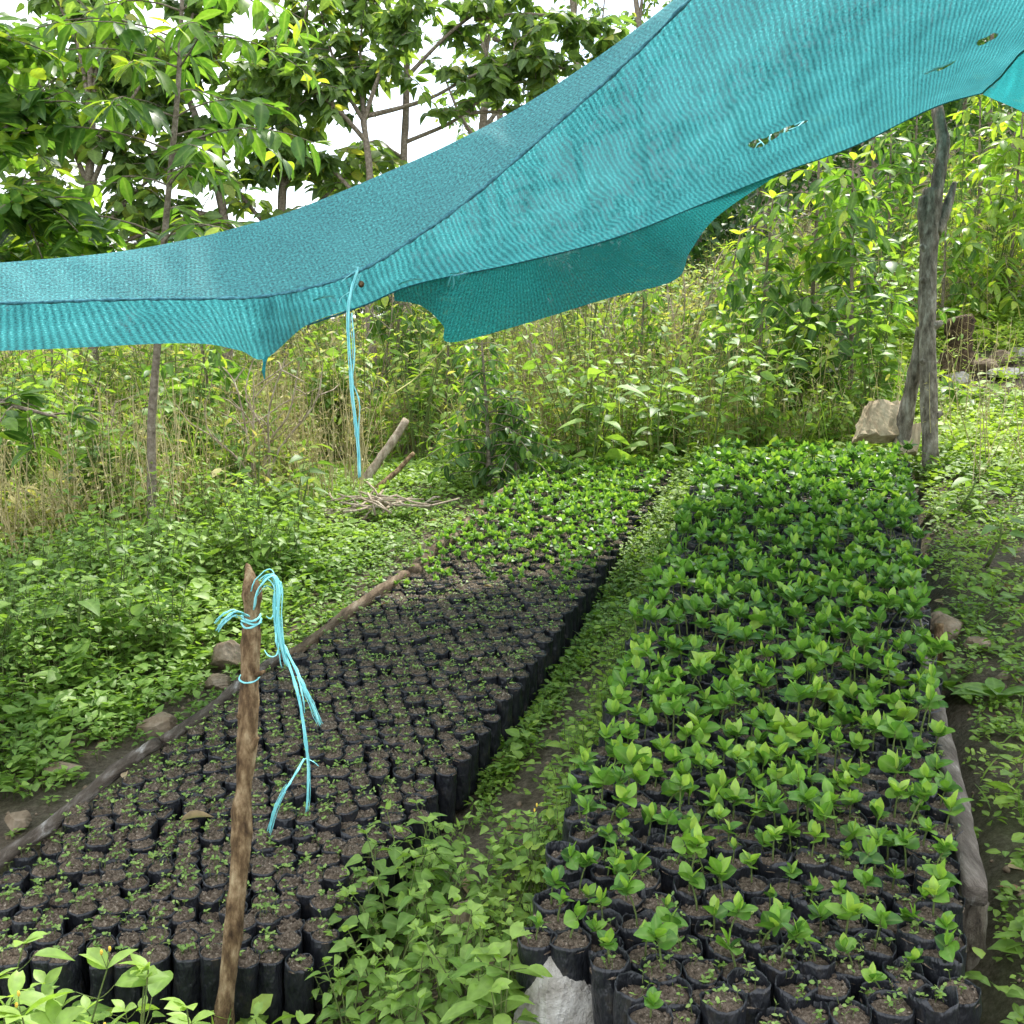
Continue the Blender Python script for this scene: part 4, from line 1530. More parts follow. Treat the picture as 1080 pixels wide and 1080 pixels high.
bigleaf(on_ground(280, 575), .55, 10, .13, .055, "drooping leafy weed near the hanging twine", 9, .4)
bigleaf(on_ground(850, 585 - 100), .25, 8, .10, .05, "small leafy weed behind the seedling bed's far end", 10, .6)
bigleaf(on_ground(1005, 545), .22, 9, .12, .07, "broad-leaved weed beside the pole's foot", 11, .65)
bigleaf(on_ground(1040, 600), .20, 9, .10, .06, "bushy green weed on the bare path's far stretch", 12, .5)


# ---- ground cover
def sprigs(mb, xy, h, L, n, lod, tint, g, wr=.62, stem=True):
    k = len(xy)
    if k == 0:
        return
    z = ground(xy[:, 0], xy[:, 1])
    b = np.column_stack([xy, z])
    top = b + np.column_stack([g.normal(0, .25, (k, 2)) * h[:, None], h])
    if stem:
        stems(mb, b, top, .0016, .001, .12, .3, 1, seg=2, rng=g)
    f = g.uniform(.35, 1.0, (k, n))
    q = b[:, None] + (top - b)[:, None] * f[..., None]
    a = g.uniform(0, 6.28, (k, n))
    e = g.uniform(-.1, .7, (k, n))
    D = np.stack([np.cos(a) * np.cos(e), np.sin(a) * np.cos(e), np.sin(e)], -1)
    LL = L[:, None] * g.uniform(.6, 1.2, (k, n))
    q = q + D * (LL * .4)[..., None]
    tt = tint[:, None] + .25 * (f - .6) + g.normal(0, .11, (k, n))
    leaves(mb, q.reshape(-1, 3), D.reshape(-1, 3), LL.ravel(), LL.ravel() * wr * g.uniform(.8, 1.2, k * n), lod, .25, .2, tt.ravel(), rng=g)


def inbeds(x, y, m=0.0):
    a = (x > LB_L(y) - .03 - m) & (x < LB_R(y) + .035 + m) & (y > L_Y0 - .06) & (y < L_Y1 + .05)
    b = (x > RB_L(y) - .02 - m) & (x < RB_R(y) + .07 + m) & (y > R_Y0 - .05) & (y < R_Y1 + .05)
    return a | b


def scatter(n, x0, x1, y0, y1, g):
    return np.column_stack([g.uniform(x0, x1, n), g.uniform(y0, y1, n)])


def visible(xy, h=.1, m=60):
    z = ground(xy[:, 0], xy[:, 1]) + h
    d = np.column_stack([xy, z - CZ])
    Z = d[:, 1] * cp - d[:, 2] * sp
    X = 540 + F * d[:, 0] / np.maximum(Z, .1)
    Y = 540 - F * (d[:, 1] * sp + d[:, 2] * cp) / np.maximum(Z, .1)
    return (Z > .3) & (X > -m) & (X < 1080 + m) & (Y < 1080 + m * 1.5)


def cover():
    g = np.random.RandomState(21)
    # weeds beside the dark bed: taller away from the log
    mb = MB()
    xy = scatter(46000, -4.6, 1.2, 1.9, 8.0, g)
    x, y = xy[:, 0], xy[:, 1]
    d = LB_L(y) - x
    ok = (d > .035) & visible(xy, .2, 300)
    dens = np.clip(.45 + d * 1.8, 0, 1) * np.clip(.75 + .55 * nz(x, y, 2.4, 0), .05, 1)
    bare = (y < 3.1) & (d < .38) & (nz(x, y, 3.1, 4) < .3)       # stony bare strip near the log
    dens = np.where(bare, dens * .25, dens)
    ok &= g.uniform(0, 1, len(x)) < dens
    xy = xy[ok]; d = d[ok]
    hh = (.05 + .30 * sstep(.15, .9, d)) * g.uniform(.45, 1.1, len(d)) * (.75 + .35 * nz(xy[:, 0], xy[:, 1], 1.9, 3))
    hh = np.clip(hh, .02, .42) * np.where(xy[:, 1] > 5.0, .7, 1)
    L = np.where(g.uniform(0, 1, len(d)) < .12, .06, .034) * np.where(d > .3, 1.05, .7) * np.where(xy[:, 1] > 4.8, .8, 1)
    tint = np.clip(.58 + .25 * nz(xy[:, 0], xy[:, 1], 1.2, 1) + .2 * sstep(4.2, 6.5, xy[:, 1]), 0, .95)
    Xp = 540 + F * xy[:, 0] / xy[:, 1]
    hh = np.where((Xp > 320) & (Xp < 470) & (xy[:, 1] > 4.9), np.minimum(hh, .05), hh)
    near = xy[:, 1] < 4.3
    for s, lod, nl in ((near, 4, 9), (~near, 1, 7)):
        sprigs(mb, xy[s], hh[s], L[s], nl, lod, tint[s], g)
    tag(mb.build("weed_carpet", [M["weed"], M["stem"]]), "dense bright green weeds covering the slope beside the dark bed", "weeds", kind="stuff")

    # creeping cover on path, right slope and behind
    mb = MB()
    xy = scatter(95000, -1.6, 6.6, 1.5, 11.0, g)
    x, y = xy[:, 0], xy[:, 1]
    ok = ~inbeds(x, y) & (x > LB_L(y) + .05) & visible(xy, .1, 420)
    path = (x > LB_R(y)) & (x < RB_L(y)) & (y < R_Y1)
    mid = (x - LB_R(y)) / np.maximum(RB_L(y) - LB_R(y), .05)
    right = x > RB_R(y)
    dens = np.full(len(x), .9)
    n1 = nz(x, y, 3.2, 2) + .5 * nz(x, y, 7, 4)
    pd = np.clip(.72 - .95 * np.exp(-((mid - .55) / .30) ** 2) * (1 - sstep(3.4, 4.4, y)) + .25 * n1, .06, 1)
    pd = np.where(y > 3.6, np.clip(.75 + .3 * n1, .3, 1), pd)
    dens = np.where(path, pd * .8, dens)
    rd = np.clip(.56 + .6 * n1 + .4 * sstep(4.2, 5.6, y), .08, 1)
    dens = np.where(right, rd * .9, dens)
    dens *= np.where(y > 5.5, .85, 1.0)
    ok &= g.uniform(0, 1, len(x)) < dens
    pz = ground(x, y) - CZ
    pZ = y * cp - pz * sp
    pX, pY = 540 + F * x / pZ, 540 - F * (y * sp + pz * cp) / pZ
    ok &= ~((pX > 992) & (pY > 374) & (pY < 428) & (g.uniform(0, 1, len(x)) > .12))
    xy = xy[ok]
    k = len(xy)
    right = xy[:, 0] > RB_R(xy[:, 1])
    far = sstep(5.0, 6.6, xy[:, 1])
    h = g.uniform(.015, .05, k) * np.where(right, 1.25, 1.15) + far * g.uniform(.02, .14, k)
    L = g.uniform(.014, .030, k) * (1 + .7 * far) * np.where(right, 1.02, 1)
    big = g.uniform(0, 1, k) < .06
    L = np.where(big, L * 2.0, L)
    h = np.where(big, h + .04, h)
    tint = np.clip(.55 + .25 * nz(xy[:, 0], xy[:, 1], 1.6, 1) + .12 * far + .05 * right, 0, 1)
    near = xy[:, 1] < 3.6
    for s, lod, nl in ((near, 1, 7), (~near, 1, 6)):
        sprigs(mb, xy[s], h[s], L[s], nl, lod, tint[s], g, stem=False)
    # taller weeds leaning on the bags along the path
    n = 1500
    y = g.uniform(2.9, L_Y1 + .3, n)
    x = LB_R(y) + .03 + np.abs(g.normal(0, .05, n))
    q = np.column_stack([x, y])
    hq = g.uniform(.02, .06, n) + .15 * sstep(4.0, 5.2, y) * g.uniform(.3, 1, n)
    q = q[(y > 4.3) | (g.uniform(0, 1, n) < .55)]
    hq = hq[:len(q)]
    hq = g.uniform(.02, .06, len(q)) + .15 * sstep(4.0, 5.2, q[:, 1]) * g.uniform(.3, 1, len(q))
    sprigs(mb, q, hq, g.uniform(.016, .032, len(q)), 7, 1, np.clip(.5 + g.normal(0, .12, len(q)), 0, 1), g)
    n = 500
    y = g.uniform(R_Y0 + .3, R_Y1, n)
    x = RB_L(y) - .01 - np.abs(g.normal(0, .05, n))
    sprigs(mb, np.column_stack([x, y]), g.uniform(.06, .17, n), g.uniform(.02, .036, n), 7, 1, np.clip(.6 + g.normal(0, .12, n), 0, 1), g)
    # grass blades here and there
    q = xy[g.uniform(0, 1, k) < .12]
    b = np.column_stack([q, ground(q[:, 0], q[:, 1])])
    a = g.uniform(0, 6.28, len(q))
    D = np.stack([np.cos(a) * .7, np.sin(a) * .7, g.uniform(.6, 1.6, len(q))], 1)
    leaves(mb, b, D, g.uniform(.05, .15, len(q)), .006, 1, .4, .1, g.uniform(.3, .8, len(q)), rng=g)
    tag(mb.build("creeping_weeds", [M["cover"], M["stem"]]), "low creeping green weeds on the path and bare slope", "weeds", kind="stuff")
    # litter: small pebbles and crumbs on the bare soil
    mb = MB()
    xy = scatter(5000, -2.5, 4.5, 1.6, 7.5, g)
    xy = xy[~inbeds(xy[:, 0], xy[:, 1]) & visible(xy, .0)]
    z = ground(xy[:, 0], xy[:, 1])
    n = len(xy)
    s = g.uniform(.003, .013, n) ** 1.0
    s = np.where(g.uniform(0, 1, n) < .03, s * 2.2, s)
    o = norm(arr([[1, 0, 0], [0, 1, 0], [-1, 0, 0], [0, -1, 0], [0, 0, .8], [0, 0, -1]]))
    Vv = (o[None] * s[:, None, None] * g.uniform(.6, 1.4, (n, 6, 1)) + np.column_stack([xy, z + s * .2])[:, None]).reshape(-1, 3)
    T = arr([[0, 1, 4], [1, 2, 4], [2, 3, 4], [3, 0, 4], [1, 0, 5], [2, 1, 5], [3, 2, 5], [0, 3, 5]]).astype(int)
    mb.add(Vv, (T[None] + (np.arange(n) * 6)[:, None, None]).reshape(-1, 3))
    k = 420
    q = xy[:k]
    leaves(mb, np.column_stack([q, z[:k] + .008]), np.column_stack([g.normal(0, 1, (k, 2)), g.uniform(-.05, .3, k)]), g.uniform(.03, .07, k), g.uniform(.014, .03, k), 2, .2, .5,
           g.uniform(.2, 1, k), 1, rng=g)
    tag(mb.build("pebble_litter", [M["stone_b"], M["deadleaf"]]), "pebbles, soil crumbs and dead leaves strewn on bare ground", "litter", kind="stuff")


cover()


# ---- tall brush behind the beds
def brush_ok(x, y, g):
    X = 540 + F * x / np.maximum(y, .1)
    right = x > RB_R(np.clip(y, 0, 7.2)) + .0
    ok = (y > 7.0) | ((X < 330) & (y > 5.7))
    ok &= ~(right & (y < 10.5) & (g.uniform(0, 1, len(x)) > .06))
    ok &= ~((X > 325) & (X < 465) & (y < 7.7))
    return ok


def brush():
    g = np.random.RandomState(33)
    mb = MB()
    n = 15000
    y = 5.3 + 15 * g.uniform(0, 1, n) ** 1.7
    x = g.uniform(-.62, .72, n) * y
    xy = np.column_stack([x, y])
    t = x - .31 * y
    ok = visible(xy, .4, 260)
    ok &= ~inbeds(x, y, .1)
    ok &= brush_ok(x, y, g)
    ok &= g.uniform(0, 1, n) < np.clip(.6 + .75 * nz(x, y, 1.3, 2), .12, 1)
    xy = xy[ok]
    k = len(xy)
    b = np.column_stack([xy, ground(xy[:, 0], xy[:, 1]) - .02])
    H = g.uniform(.35, 1.25, k) * (.8 + .25 * nz(xy[:, 0], xy[:, 1], .8, 1)) * np.clip(.55 + (xy[:, 1] - 6.3) * .22, .5, 1)
    top = b + np.column_stack([g.normal(0, .13, (k, 2)) * H[:, None], H])
    dry = np.clip(.46 + .55 * nz(xy[:, 0], xy[:, 1], .7, 3) + g.normal(0, .2, k) + .3 * (xy[:, 0] < -.42 * xy[:, 1]), 0, 1)
    stems(mb, b, top, .0045, .002, .10, np.clip(.1 + .7 * dry + g.normal(0, .15, k), 0, 1), 1, seg=3, rng=g)
    # side twigs
    m = 3
    f = g.uniform(.3, .9, (k, m, 1))
    q = b[:, None] + (top - b)[:, None] * f
    dd = np.concatenate([g.normal(0, .16, (k, m, 2)), g.uniform(.02, .22, (k, m, 1))], -1)
    stems(mb, q.reshape(-1, 3), (q + dd).reshape(-1, 3), .002, .001, .1, np.repeat(np.clip(dry, 0, 1), m), 1, seg=2, rng=g)
    # leaves up the stems and twigs
    nl = 13
    f = g.uniform(.12, 1.0, (k, nl, 1))
    q = b[:, None] + (top - b)[:, None] * f + g.normal(0, .05, (k, nl, 3))
    a = g.uniform(0, 6.28, (k, nl))
    D = np.stack([np.cos(a), np.sin(a), g.uniform(-.7, .7, (k, nl))], -1)
    L = g.uniform(.03, .085, (k, nl)) * np.where(g.uniform(0, 1, (k, 1)) < .22, 1.6, 1)
    tt = (.30 + .5 * dry)[:, None] + g.normal(0, .14, (k, nl)) + .1 * (f[..., 0] - .5)
    leaves(mb, q.reshape(-1, 3), D.reshape(-1, 3), L.ravel(), L.ravel() * g.uniform(.25, .5, k * nl), 1, .3, .2, np.clip(tt, 0, 1).ravel(), 0, rng=g)
    # upright straw stalks, at the small tree and on the right bank
    def straw(n, x0, x1, y0, y1):
        q = np.column_stack([g.uniform(x0, x1, n), g.uniform(y0, y1, n)])
        a = np.column_stack([q, ground(q[:, 0], q[:, 1])])
        h = g.uniform(.35, .95, n)
        e = a + np.column_stack([g.normal(0, .12, (n, 2)), h])
        stems(mb, a, e, .004, .0015, .08, g.uniform(.4, 1, n), 1, rng=g)
        c = a[:, None] + (e - a)[:, None] * g.uniform(.4, 1, (n, 9, 1)) + g.normal(0, .015, (n, 9, 3))
        leaves(mb, c.reshape(-1, 3), g.normal(0, 1, (n * 9, 3)), g.uniform(.015, .05, n * 9), .008, 0, .2, .1, g.uniform(.3, 1, n * 9), 1, rng=g)
    straw(230, -3.2, -1.7, 5.1, 6.6)
    straw(130, -1.7, -.9, 6.2, 7.4)
    straw(70, 2.45, 3.6, 4.6, 7.5)
    # seed heads of the dry grass
    s = dry > .62
    kk = s.sum()
    nl = 12
    q = top[s][:, None] - (top - b)[s][:, None] * g.uniform(0, .25, (kk, nl, 1)) + g.normal(0, .022, (kk, nl, 3))
    leaves(mb, q.reshape(-1, 3), g.normal(0, 1, (kk * nl, 3)) + [0, 0, .6], g.uniform(.01, .028, kk * nl), .009, 0, 0, .1, g.uniform(.5, 1, kk * nl), 1, rng=g)
    tag(mb.build("tall_brush", [M["brush"], M["dry"]]), "tall yellow-green grass and dry weeds filling the slope behind the beds", "brush", kind="stuff")
    # long grass blades
    mb = MB()
    n = 9000
    y = 6.2 + 9 * g.uniform(0, 1, n) ** 1.5
    x = g.uniform(-.62, .7, n) * y
    xy = np.column_stack([x, y])
    ok = visible(xy, .3, 80) & ~inbeds(x, y, .05) & brush_ok(x, y, g) & (g.uniform(0, 1, n) < .55)
    xy = xy[ok]
    k = len(xy)
    b = np.column_stack([xy, ground(xy[:, 0], xy[:, 1])])
    a = g.uniform(0, 6.28, k)
    D = np.stack([np.cos(a) * .3, np.sin(a) * .3, np.ones(k)], 1)
    leaves(mb, b, D, g.uniform(.25, .8, k), g.uniform(.006, .014, k), 2, g.uniform(.05, .5, k), .1, np.clip(.45 + .3 * nz(xy[:, 0], xy[:, 1], .9, 1) + g.normal(0, .2, k), 0, 1), rng=g)
    tag(mb.build("long_grass", [M["brush"]]), "long arching grass blades among the brush", "grass", kind="stuff")


brush()


def thicket():
    g = np.random.RandomState(61)
    kinds = [("tall pale green weed bush with lance leaves in the thicket", .55, .095, .3, 1.15, "brush"), ("dark green leafy bush in the thicket behind the beds", .30, .085, .5, .8, "weed"),
             ("yellowish half-dry bush in the thicket behind the beds", .85, .06, .4, .95, "brush"), ("broad-leaved light green bush in the thicket behind the beds", .62, .12, .55, .85, "weed"),
             ("low fresh green bush at the thicket's foot", .6, .07, .55, .5, "cover")]
    n = 0
    while n < 130:
        y = 5.8 + 7.5 * g.uniform() ** 1.4
        x = g.uniform(-.56, .55) * y
        if not brush_ok(np.array([x]), np.array([y]), g)[0] or inbeds(np.array([x]), np.array([y]), .25)[0]:
            continue
        lab, ti, L, wl, H, mt = kinds[g.randint(5) if y > 7.6 else g.choice([1, 3, 4])]
        H = H * g.uniform(.6, 1.5) * (1.15 if y > 9 else 1)
        st, fo = herb(g, H, 9, L, L * wl, 9, .5, 5 if y < 8.5 else 1, ti, .3)
        t = empty("wild_bush", (x, y, float(ground(x, y))))
        tag(t, lab, "bush", "wild bushes of the thicket")
        st.build("stalks", [M["stem"], M["bud"]], t)
        fo.build("foliage", [M[mt]], t)
        n += 1


thicket()


def carpet_weeds():
    g = np.random.RandomState(77)
    k = 0
    while k < 34:
        y = g.uniform(3.0, 6.0)
        x = float(LB_L(y)) - g.uniform(.25, 1.9)
        if x < -.52 * y or (y > 4.7 and 310 < 540 + F * x / y < 480):
            continue
        k += 1
        pale = g.uniform() < .6
        st, fo = herb(g, g.uniform(.28, .55), 5, .06, .036, 6, .45, 4, .72 if pale else .45, .3)
        t = empty("weed_plant", (x, y, float(ground(x, y))))
        tag(t, "taller pale weed standing out of the weed carpet" if pale else "taller mid-green weed standing out of the weed carpet", "weed", "taller weeds of the carpet beside the dark bed")
        st.build("stalks", [M["stem"], M["bud"]], t)
        fo.build("foliage", [M["weed"]], t)


carpet_weeds()


def bare_bush(px, py, H, n, label, sd):
    g = np.random.RandomState(sd)
    b = on_ground(px, py)
    mb = MB()
    for k in range(n):
        a = g.uniform(0, 6.28)
        top = arr([math.cos(a) * H * g.uniform(.1, .5), math.sin(a) * H * g.uniform(.1, .5), H * g.uniform(.6, 1.05)])
        pts = crom([[0, 0, 0], top * [.2, .2, .4] + g.normal(0, .03, 3), top * [.7, .7, .75] + g.normal(0, .04, 3), top], 12)
        tube(mb, pts, np.linspace(.011, .003, 12), 5, cap=False)
        for _ in range(4):
            q = pts[g.randint(4, 11)]
            e = q + g.normal(0, .14, 3) + [0, 0, .1]
            tube(mb, [q, (q + e) / 2 + g.normal(0, .02, 3), e], [.005, .004, .002], 4, cap=False)
    tag(mb.build("bare_bush", [M["deadwood"]], None, b), label, "bush")


bare_bush(275, 545, .95, 7, "leafless pale twiggy bush between the small tree and hanging twine", 1)
bare_bush(110, 560, .8, 6, "leafless twiggy bush left of the small tree", 2)
bare_bush(660, 440, 1.3, 8, "tall dry leafless bush below the flap's last point", 3)
bare_bush(720, 420, 1.4, 7, "dry leafless bush under the net's free edge", 4)
bare_bush(400, 440, 1.2, 6, "dry brown bush behind the propped branch", 5)
bare_bush(560, 440, 1.1, 6, "dry bush behind the dark small-leaved shrub", 6)

# ---- coffee shrubs and trees
def coffee(g, H, r, nodes, spread, Ll, start=.2, droop=.35, tint=.42, lean=(0, 0), lod=5, young=.3, trunk_pts=None, gap=.075, shape="cone", wl=.42):
    """coffee habit: upright stem, paired side branches, opposite glossy leaves"""
    tr, cr = MB(), MB()
    if trunk_pts is None:
        f = np.linspace(0, 1, 14)[:, None]
        pts = f * arr([lean[0], lean[1], H]) + np.sin(f * 4 + g.uniform(0, 6)) * arr([*g.normal(0, .02, 2), 0]) * H * .5
    else:
        pts = crom(trunk_pts, 30)
    n = len(pts)
    tube(tr, pts, np.linspace(r, r * .35, n) * (1 + .05 * np.sin(np.arange(n) * 1.7)), 9, rough=.03, rng=g)
    B, D, LL, TT, UPS = [], [], [], [], []
    az = g.uniform(0, 6.28)
    for i in range(nodes):
        fz = start + (1 - start) * (i + g.uniform(-.3, .3)) / nodes
        fz = min(max(fz, .02), .995)
        q = fz * (n - 1)
        p = pts[int(q)] * (1 - q % 1) + pts[min(int(q) + 1, n - 1)] * (q % 1)
        az += 1.57 + g.normal(0, .35)
        if shape == "cone":
            ln = spread * (1.05 - .75 * max(0, (fz - .35) / .65)) * g.uniform(.65, 1.1)
        else:
            ln = spread * g.uniform(.6, 1.1)
        for sg in (0, 1):
            if g.uniform() < .12:
                continue
            a = az + sg * math.pi + g.normal(0, .25)
            s = np.linspace(0, 1, 7)[:, None]
            br = p + np.concatenate([np.cos(a + s * .3 * g.normal()) * ln * s, np.sin(a + s * .3 * g.normal()) * ln * s, (.45 * s - (droop + .25) * s * s) * ln], 1)
            tube(cr, br, np.linspace(max(.004, r * .22), .002, 7), 5, mat=1, cap=False)
            m = max(2, int(ln / gap))
            for k in range(m):
                sf = .22 + .78 * (k + .5) / m
                if g.uniform() < .1:
                    continue
                qq = sf * 6
                bp = br[int(min(qq, 5))] * (1 - qq % 1) + br[int(min(qq, 5)) + 1] * (qq % 1)
                td = norm(br[min(int(qq) + 1, 6)] - br[int(min(qq, 5))])
                sd = norm(np.cross(td, [0, 0, 1.]))
                for sl in (-1, 1):
                    if g.uniform() < .08:
                        continue
                    B.append(bp); D.append(sd * sl * .9 + td * g.uniform(-.1, .7) + g.normal(0, .25, 3) + [0, 0, g.uniform(-1.0, .2)])
                    yy = sf > .8 and g.uniform() < young + .25
                    LL.append(Ll * g.uniform(.7, 1.15) * (.85 if yy else 1)); TT.append(tint + g.normal(0, .12) + (.38 if yy else 0) + .12 * (fz - .5))
            for sl in range(2):
                B.append(br[-1]); D.append(norm(br[-1] - br[-2]) + g.normal(0, .35, 3) + [0, 0, .35]); LL.append(Ll * .7); TT.append(tint + .45 * (g.uniform() < young + .3) + g.normal(0, .1))
    for k in range(6):
        a = k * 1.1
        B.append(pts[-1]); D.append([math.cos(a), math.sin(a), .7]); LL.append(Ll * .8); TT.append(tint + .5 * (g.uniform() < .7))
    LL = arr(LL)
    leaves(cr, B, D, LL, LL * wl * g.uniform(.85, 1.15, len(LL)), lod, g.uniform(.15, .5, len(LL)), .22, arr(TT), rng=g, twist=.3)
    return tr, cr


def put_tree(name, pos, tr, cr, label, cat, group=None, leafm="coffee", bark="branch"):
    t = empty(name, pos)
    tag(t, label, cat, group)
    tr.build("trunk", [M[bark]], t)
    cr.build("crown", [M[leafm], M["branch"]], t)
    return t


shrubs = [  # foot px, py, height m, spread m, leaf m, nodes, tint, lod, label
    (893, 452, 2.05, .62, .135, 18, .46, 5, "large dense coffee shrub with glossy leaves just left of the forked pole"),
    (800, 440, 1.75, .60, .13, 16, .55, 5, "yellow-tipped coffee shrub below the net's free edge"),
    (850, 430, 2.3, .6, .14, 16, .58, 5, "tall bright coffee shrub behind the dense one near the pole"),
    (1062, 330, 2.0, .75, .16, 14, .75, 5, "bright yellow-green coffee shrub right of the pole at the frame edge"),
    (1030, 280, 2.1, .7, .15, 13, .62, 1, "coffee shrub higher on the slope right of the pole"),
    (935, 330, 2.0, .7, .15, 13, .42, 1, "dark coffee shrub upslope behind the pole"),
    (515, 485, .95, .36, .075, 16, .28, 5, "dark small-leaved shrub with many stems behind the dark bed"),
    (545, 490, .62, .34, .075, 12, .30, 5, "low dark shrub beside the many-stemmed one"),
    (468, 470, 1.15, .34, .11, 11, .5, 5, "thin coffee shrub under the notch of the hanging flap"),
    (425, 440, 1.5, .42, .13, 12, .58, 5, "coffee shrub right of the hanging twine with yellow tips"),
    (225, 505, 1.30, .42, .13, 10, .58, 5, "coffee shrub with drooping leaves right of the small tree"),
    (60, 505, 1.05, .50, .10, 14, .72, 5, "yellow-green bushy shrub at the frame edge below the net"),
    (110, 480, 1.2, .50, .10, 13, .70, 1, "pale green shrub behind the small tree trunk"),
    (395, 478, .75, .28, .11, 7, .45, 5, "slim plant with two hanging dark leaves beside the propped branch"),
    (672, 440, 1.15, .40, .09, 12, .62, 1, "bushy pale shrub below the tip of the hanging flap"),
    (745, 415, 1.45, .48, .11, 13, .5, 1, "open coffee shrub behind the leafy weeds"),
    (990, 350, 1.3, .5, .12, 11, .55, 1, "short coffee shrub directly behind the pole top"),
    (960, 268, 2.2, .8, .15, 13, .4, 1, "old coffee shrub under the net corner far upslope"),
    (590, 400, 1.5, .55, .12, 12, .5, 1, "coffee shrub far behind the pale large-leaved plant"),
    (320, 430, 1.5, .5, .12, 12, .6, 1, "coffee shrub behind the net's tied corner"),
]
for k, (px, py, H, S, L, nd, ti, lod, lab) in enumerate(shrubs):
    g = np.random.RandomState(500 + k)
    tr, cr = coffee(g, H, .012 + .005 * H, int(nd * 1.7), S * 1.1, L * 1.25, tint=ti, lod=lod, lean=g.normal(0, .08, 2), gap=.075 if L > .09 else .05, start=.08)
    put_tree("coffee_shrub", behind(px, 6.6) if k in (6, 7) else on_ground(px, py), tr, cr, lab, "shrub", "coffee shrubs on the slope")


def tree_at(foot, keys, sd, label, leafm, nodes, spread, L, tint, r, start, name="coffee_tree", shape="col", **kw):
    b = on_ground(*foot)
    Zb = proj(b)[2]
    g = np.random.RandomState(sd)
    pts = [P(a, c, Zb) - b for a, c in keys]
    tr, cr = coffee(g, 1, r, nodes, spread, L, start=start, tint=tint, trunk_pts=pts, shape=shape, **kw)
    put_tree(name, b, tr, cr, label, "tree", "trees above the net", leafm)


tree_at((160, 592), [(160, 600), (160, 520), (160, 440), (166, 365), (172, 270), (180, 180), (188, 90), (192, 0), (196, -120)], 1, "slender coffee tree whose bare stem crosses below the net", "coffee", 20, .95, .165, .50, .026,
        .42, gap=.075, young=.15, droop=.2)


def shade_tree(base, trunk, limbs, sd, label, L, tint, leafm="shade", r=.05, twig=.45, per=10, name="shade_tree", dens=2.2, lod=4, wl=.62, hang=-.6):
    """limbs given as 3D polylines; leafy twigs sprout along their outer parts"""
    g = np.random.RandomState(sd)
    tr, cr = MB(), MB()
    pts = crom(trunk, 26) - base
    tube(tr, pts, np.linspace(r, r * .55, 26) * (1 + .06 * np.sin(np.arange(26) * 1.9)), 10, rough=.035, rng=g)
    B, D, LL, TT = [], [], [], []
    for lm, ntw, f0 in limbs:
        lp = crom(lm, 16) - base
        tube(cr, lp, np.linspace(r * .5, .006, 16), 7, mat=1, rough=.03, rng=g, cap=False)
        ntw = int(ntw * dens)
        for k in range(ntw):
            f = f0 + (1 - f0) * (k + g.uniform()) / ntw
            p = lp[int(f * 15)]
            d = norm(g.normal(0, 1, 3) * [1, 1, .6] + norm(lp[-1] - lp[-3]) * .6 + [0, 0, .15])
            ln = twig * g.uniform(.5, 1.1)
            s = np.linspace(0, 1, 5)[:, None]
            tw = p + d * ln * s + [0, 0, -.25] * s * s * ln
            tube(cr, tw, np.linspace(.006, .002, 5), 4, mat=1, cap=False)
            for q in range(int(per * 1.6)):
                sf = g.uniform(.2, 1)
                qq = sf * 4
                bp = tw[int(min(qq, 3))] * (1 - qq % 1) + tw[int(min(qq, 3)) + 1] * (qq % 1)
                a = g.uniform(0, 6.28)
                dd = arr([math.cos(a), math.sin(a), g.uniform(hang - .5, hang + .7)])
                B.append(bp + norm(dd) * .03); D.append(dd); LL.append(L * g.uniform(.6, 1.15)); TT.append(tint + g.normal(0, .17) + (.35 if g.uniform() < .08 else 0))
    LL = arr(LL)
    leaves(cr, B, D, LL, LL * wl * g.uniform(.85, 1.15, len(LL)), lod, g.uniform(.05, .35, len(LL)), .15, arr(TT), rng=g, twist=.5)
    put_tree(name, base, tr, cr, label, "tree", "trees above the net", leafm)


def pp(Z, *ks):
    return [P(a, b, Z + dz) for a, b, dz in ks]


b = on_ground(395, 432)
Zb = proj(b)[2]
shade_tree(b, [b, P(393, 380, Zb), P(388, 290, Zb), P(390, 190, Zb), P(383, 125, Zb)],
           [(pp(Zb, (385, 130, 0), (365, 95, .1), (345, 40, .2), (330, -40, .3)), 12, .3), (pp(Zb, (384, 128, 0), (400, 80, -.1), (425, 30, -.2), (450, -40, -.3)), 12, .35),
            (pp(Zb, (387, 150, 0), (350, 110, -.2), (310, 85, -.3), (270, 70, -.4)), 12, .3), (pp(Zb, (388, 122, 0), (450, 105, .2), (510, 75, .3), (590, 55, .3)), 9, .55),
            (pp(Zb, (388, 220, 0), (350, 180, .2), (310, 165, .3)), 7, .3), (pp(Zb, (384, 130, 0), (380, 60, .4), (385, -20, .6)), 9, .3)],
           21, "twisted shade tree with dark limbs forking behind the net's middle", .17, .42, r=.055, twig=.5, per=9)
b = on_ground(432, 425)
Zb = proj(b)[2] + .3
shade_tree(b, [b, P(430, 330, Zb), P(425, 200, Zb), P(428, 120, Zb), P(430, 40, Zb), P(436, -60, Zb)],
           [(pp(Zb, (427, 150, 0), (470, 132, -.1), (495, 115, -.2), (530, 82, -.3), (545, 40, -.3)), 8, .5), (pp(Zb, (490, 119, -.2), (530, 118, 0), (575, 122, .1)), 4, .5),
            (pp(Zb, (430, 80, 0), (480, 30, .1), (540, -10, .2), (600, -30, .3)), 14, .3), (pp(Zb, (430, 60, 0), (400, 10, .3), (370, -50, .3)), 9, .3),
            (pp(Zb, (500, 20, .1), (560, 15, 0), (620, 25, 0), (650, 45, 0)), 12, .25), (pp(Zb, (520, 40, 0), (560, 60, 0), (600, 75, 0), (620, 95, 0)), 10, .2),
            (pp(Zb, (428, 170, 0), (415, 160, .2), (390, 150, .5), (340, 200, .6)), 6, .4)],
           22, "speckled grey shade tree spreading limbs toward the net's upper edge", .18, .5, r=.05, twig=.5, per=9)
b = on_ground(240, 440)
Zb = proj(b)[2]
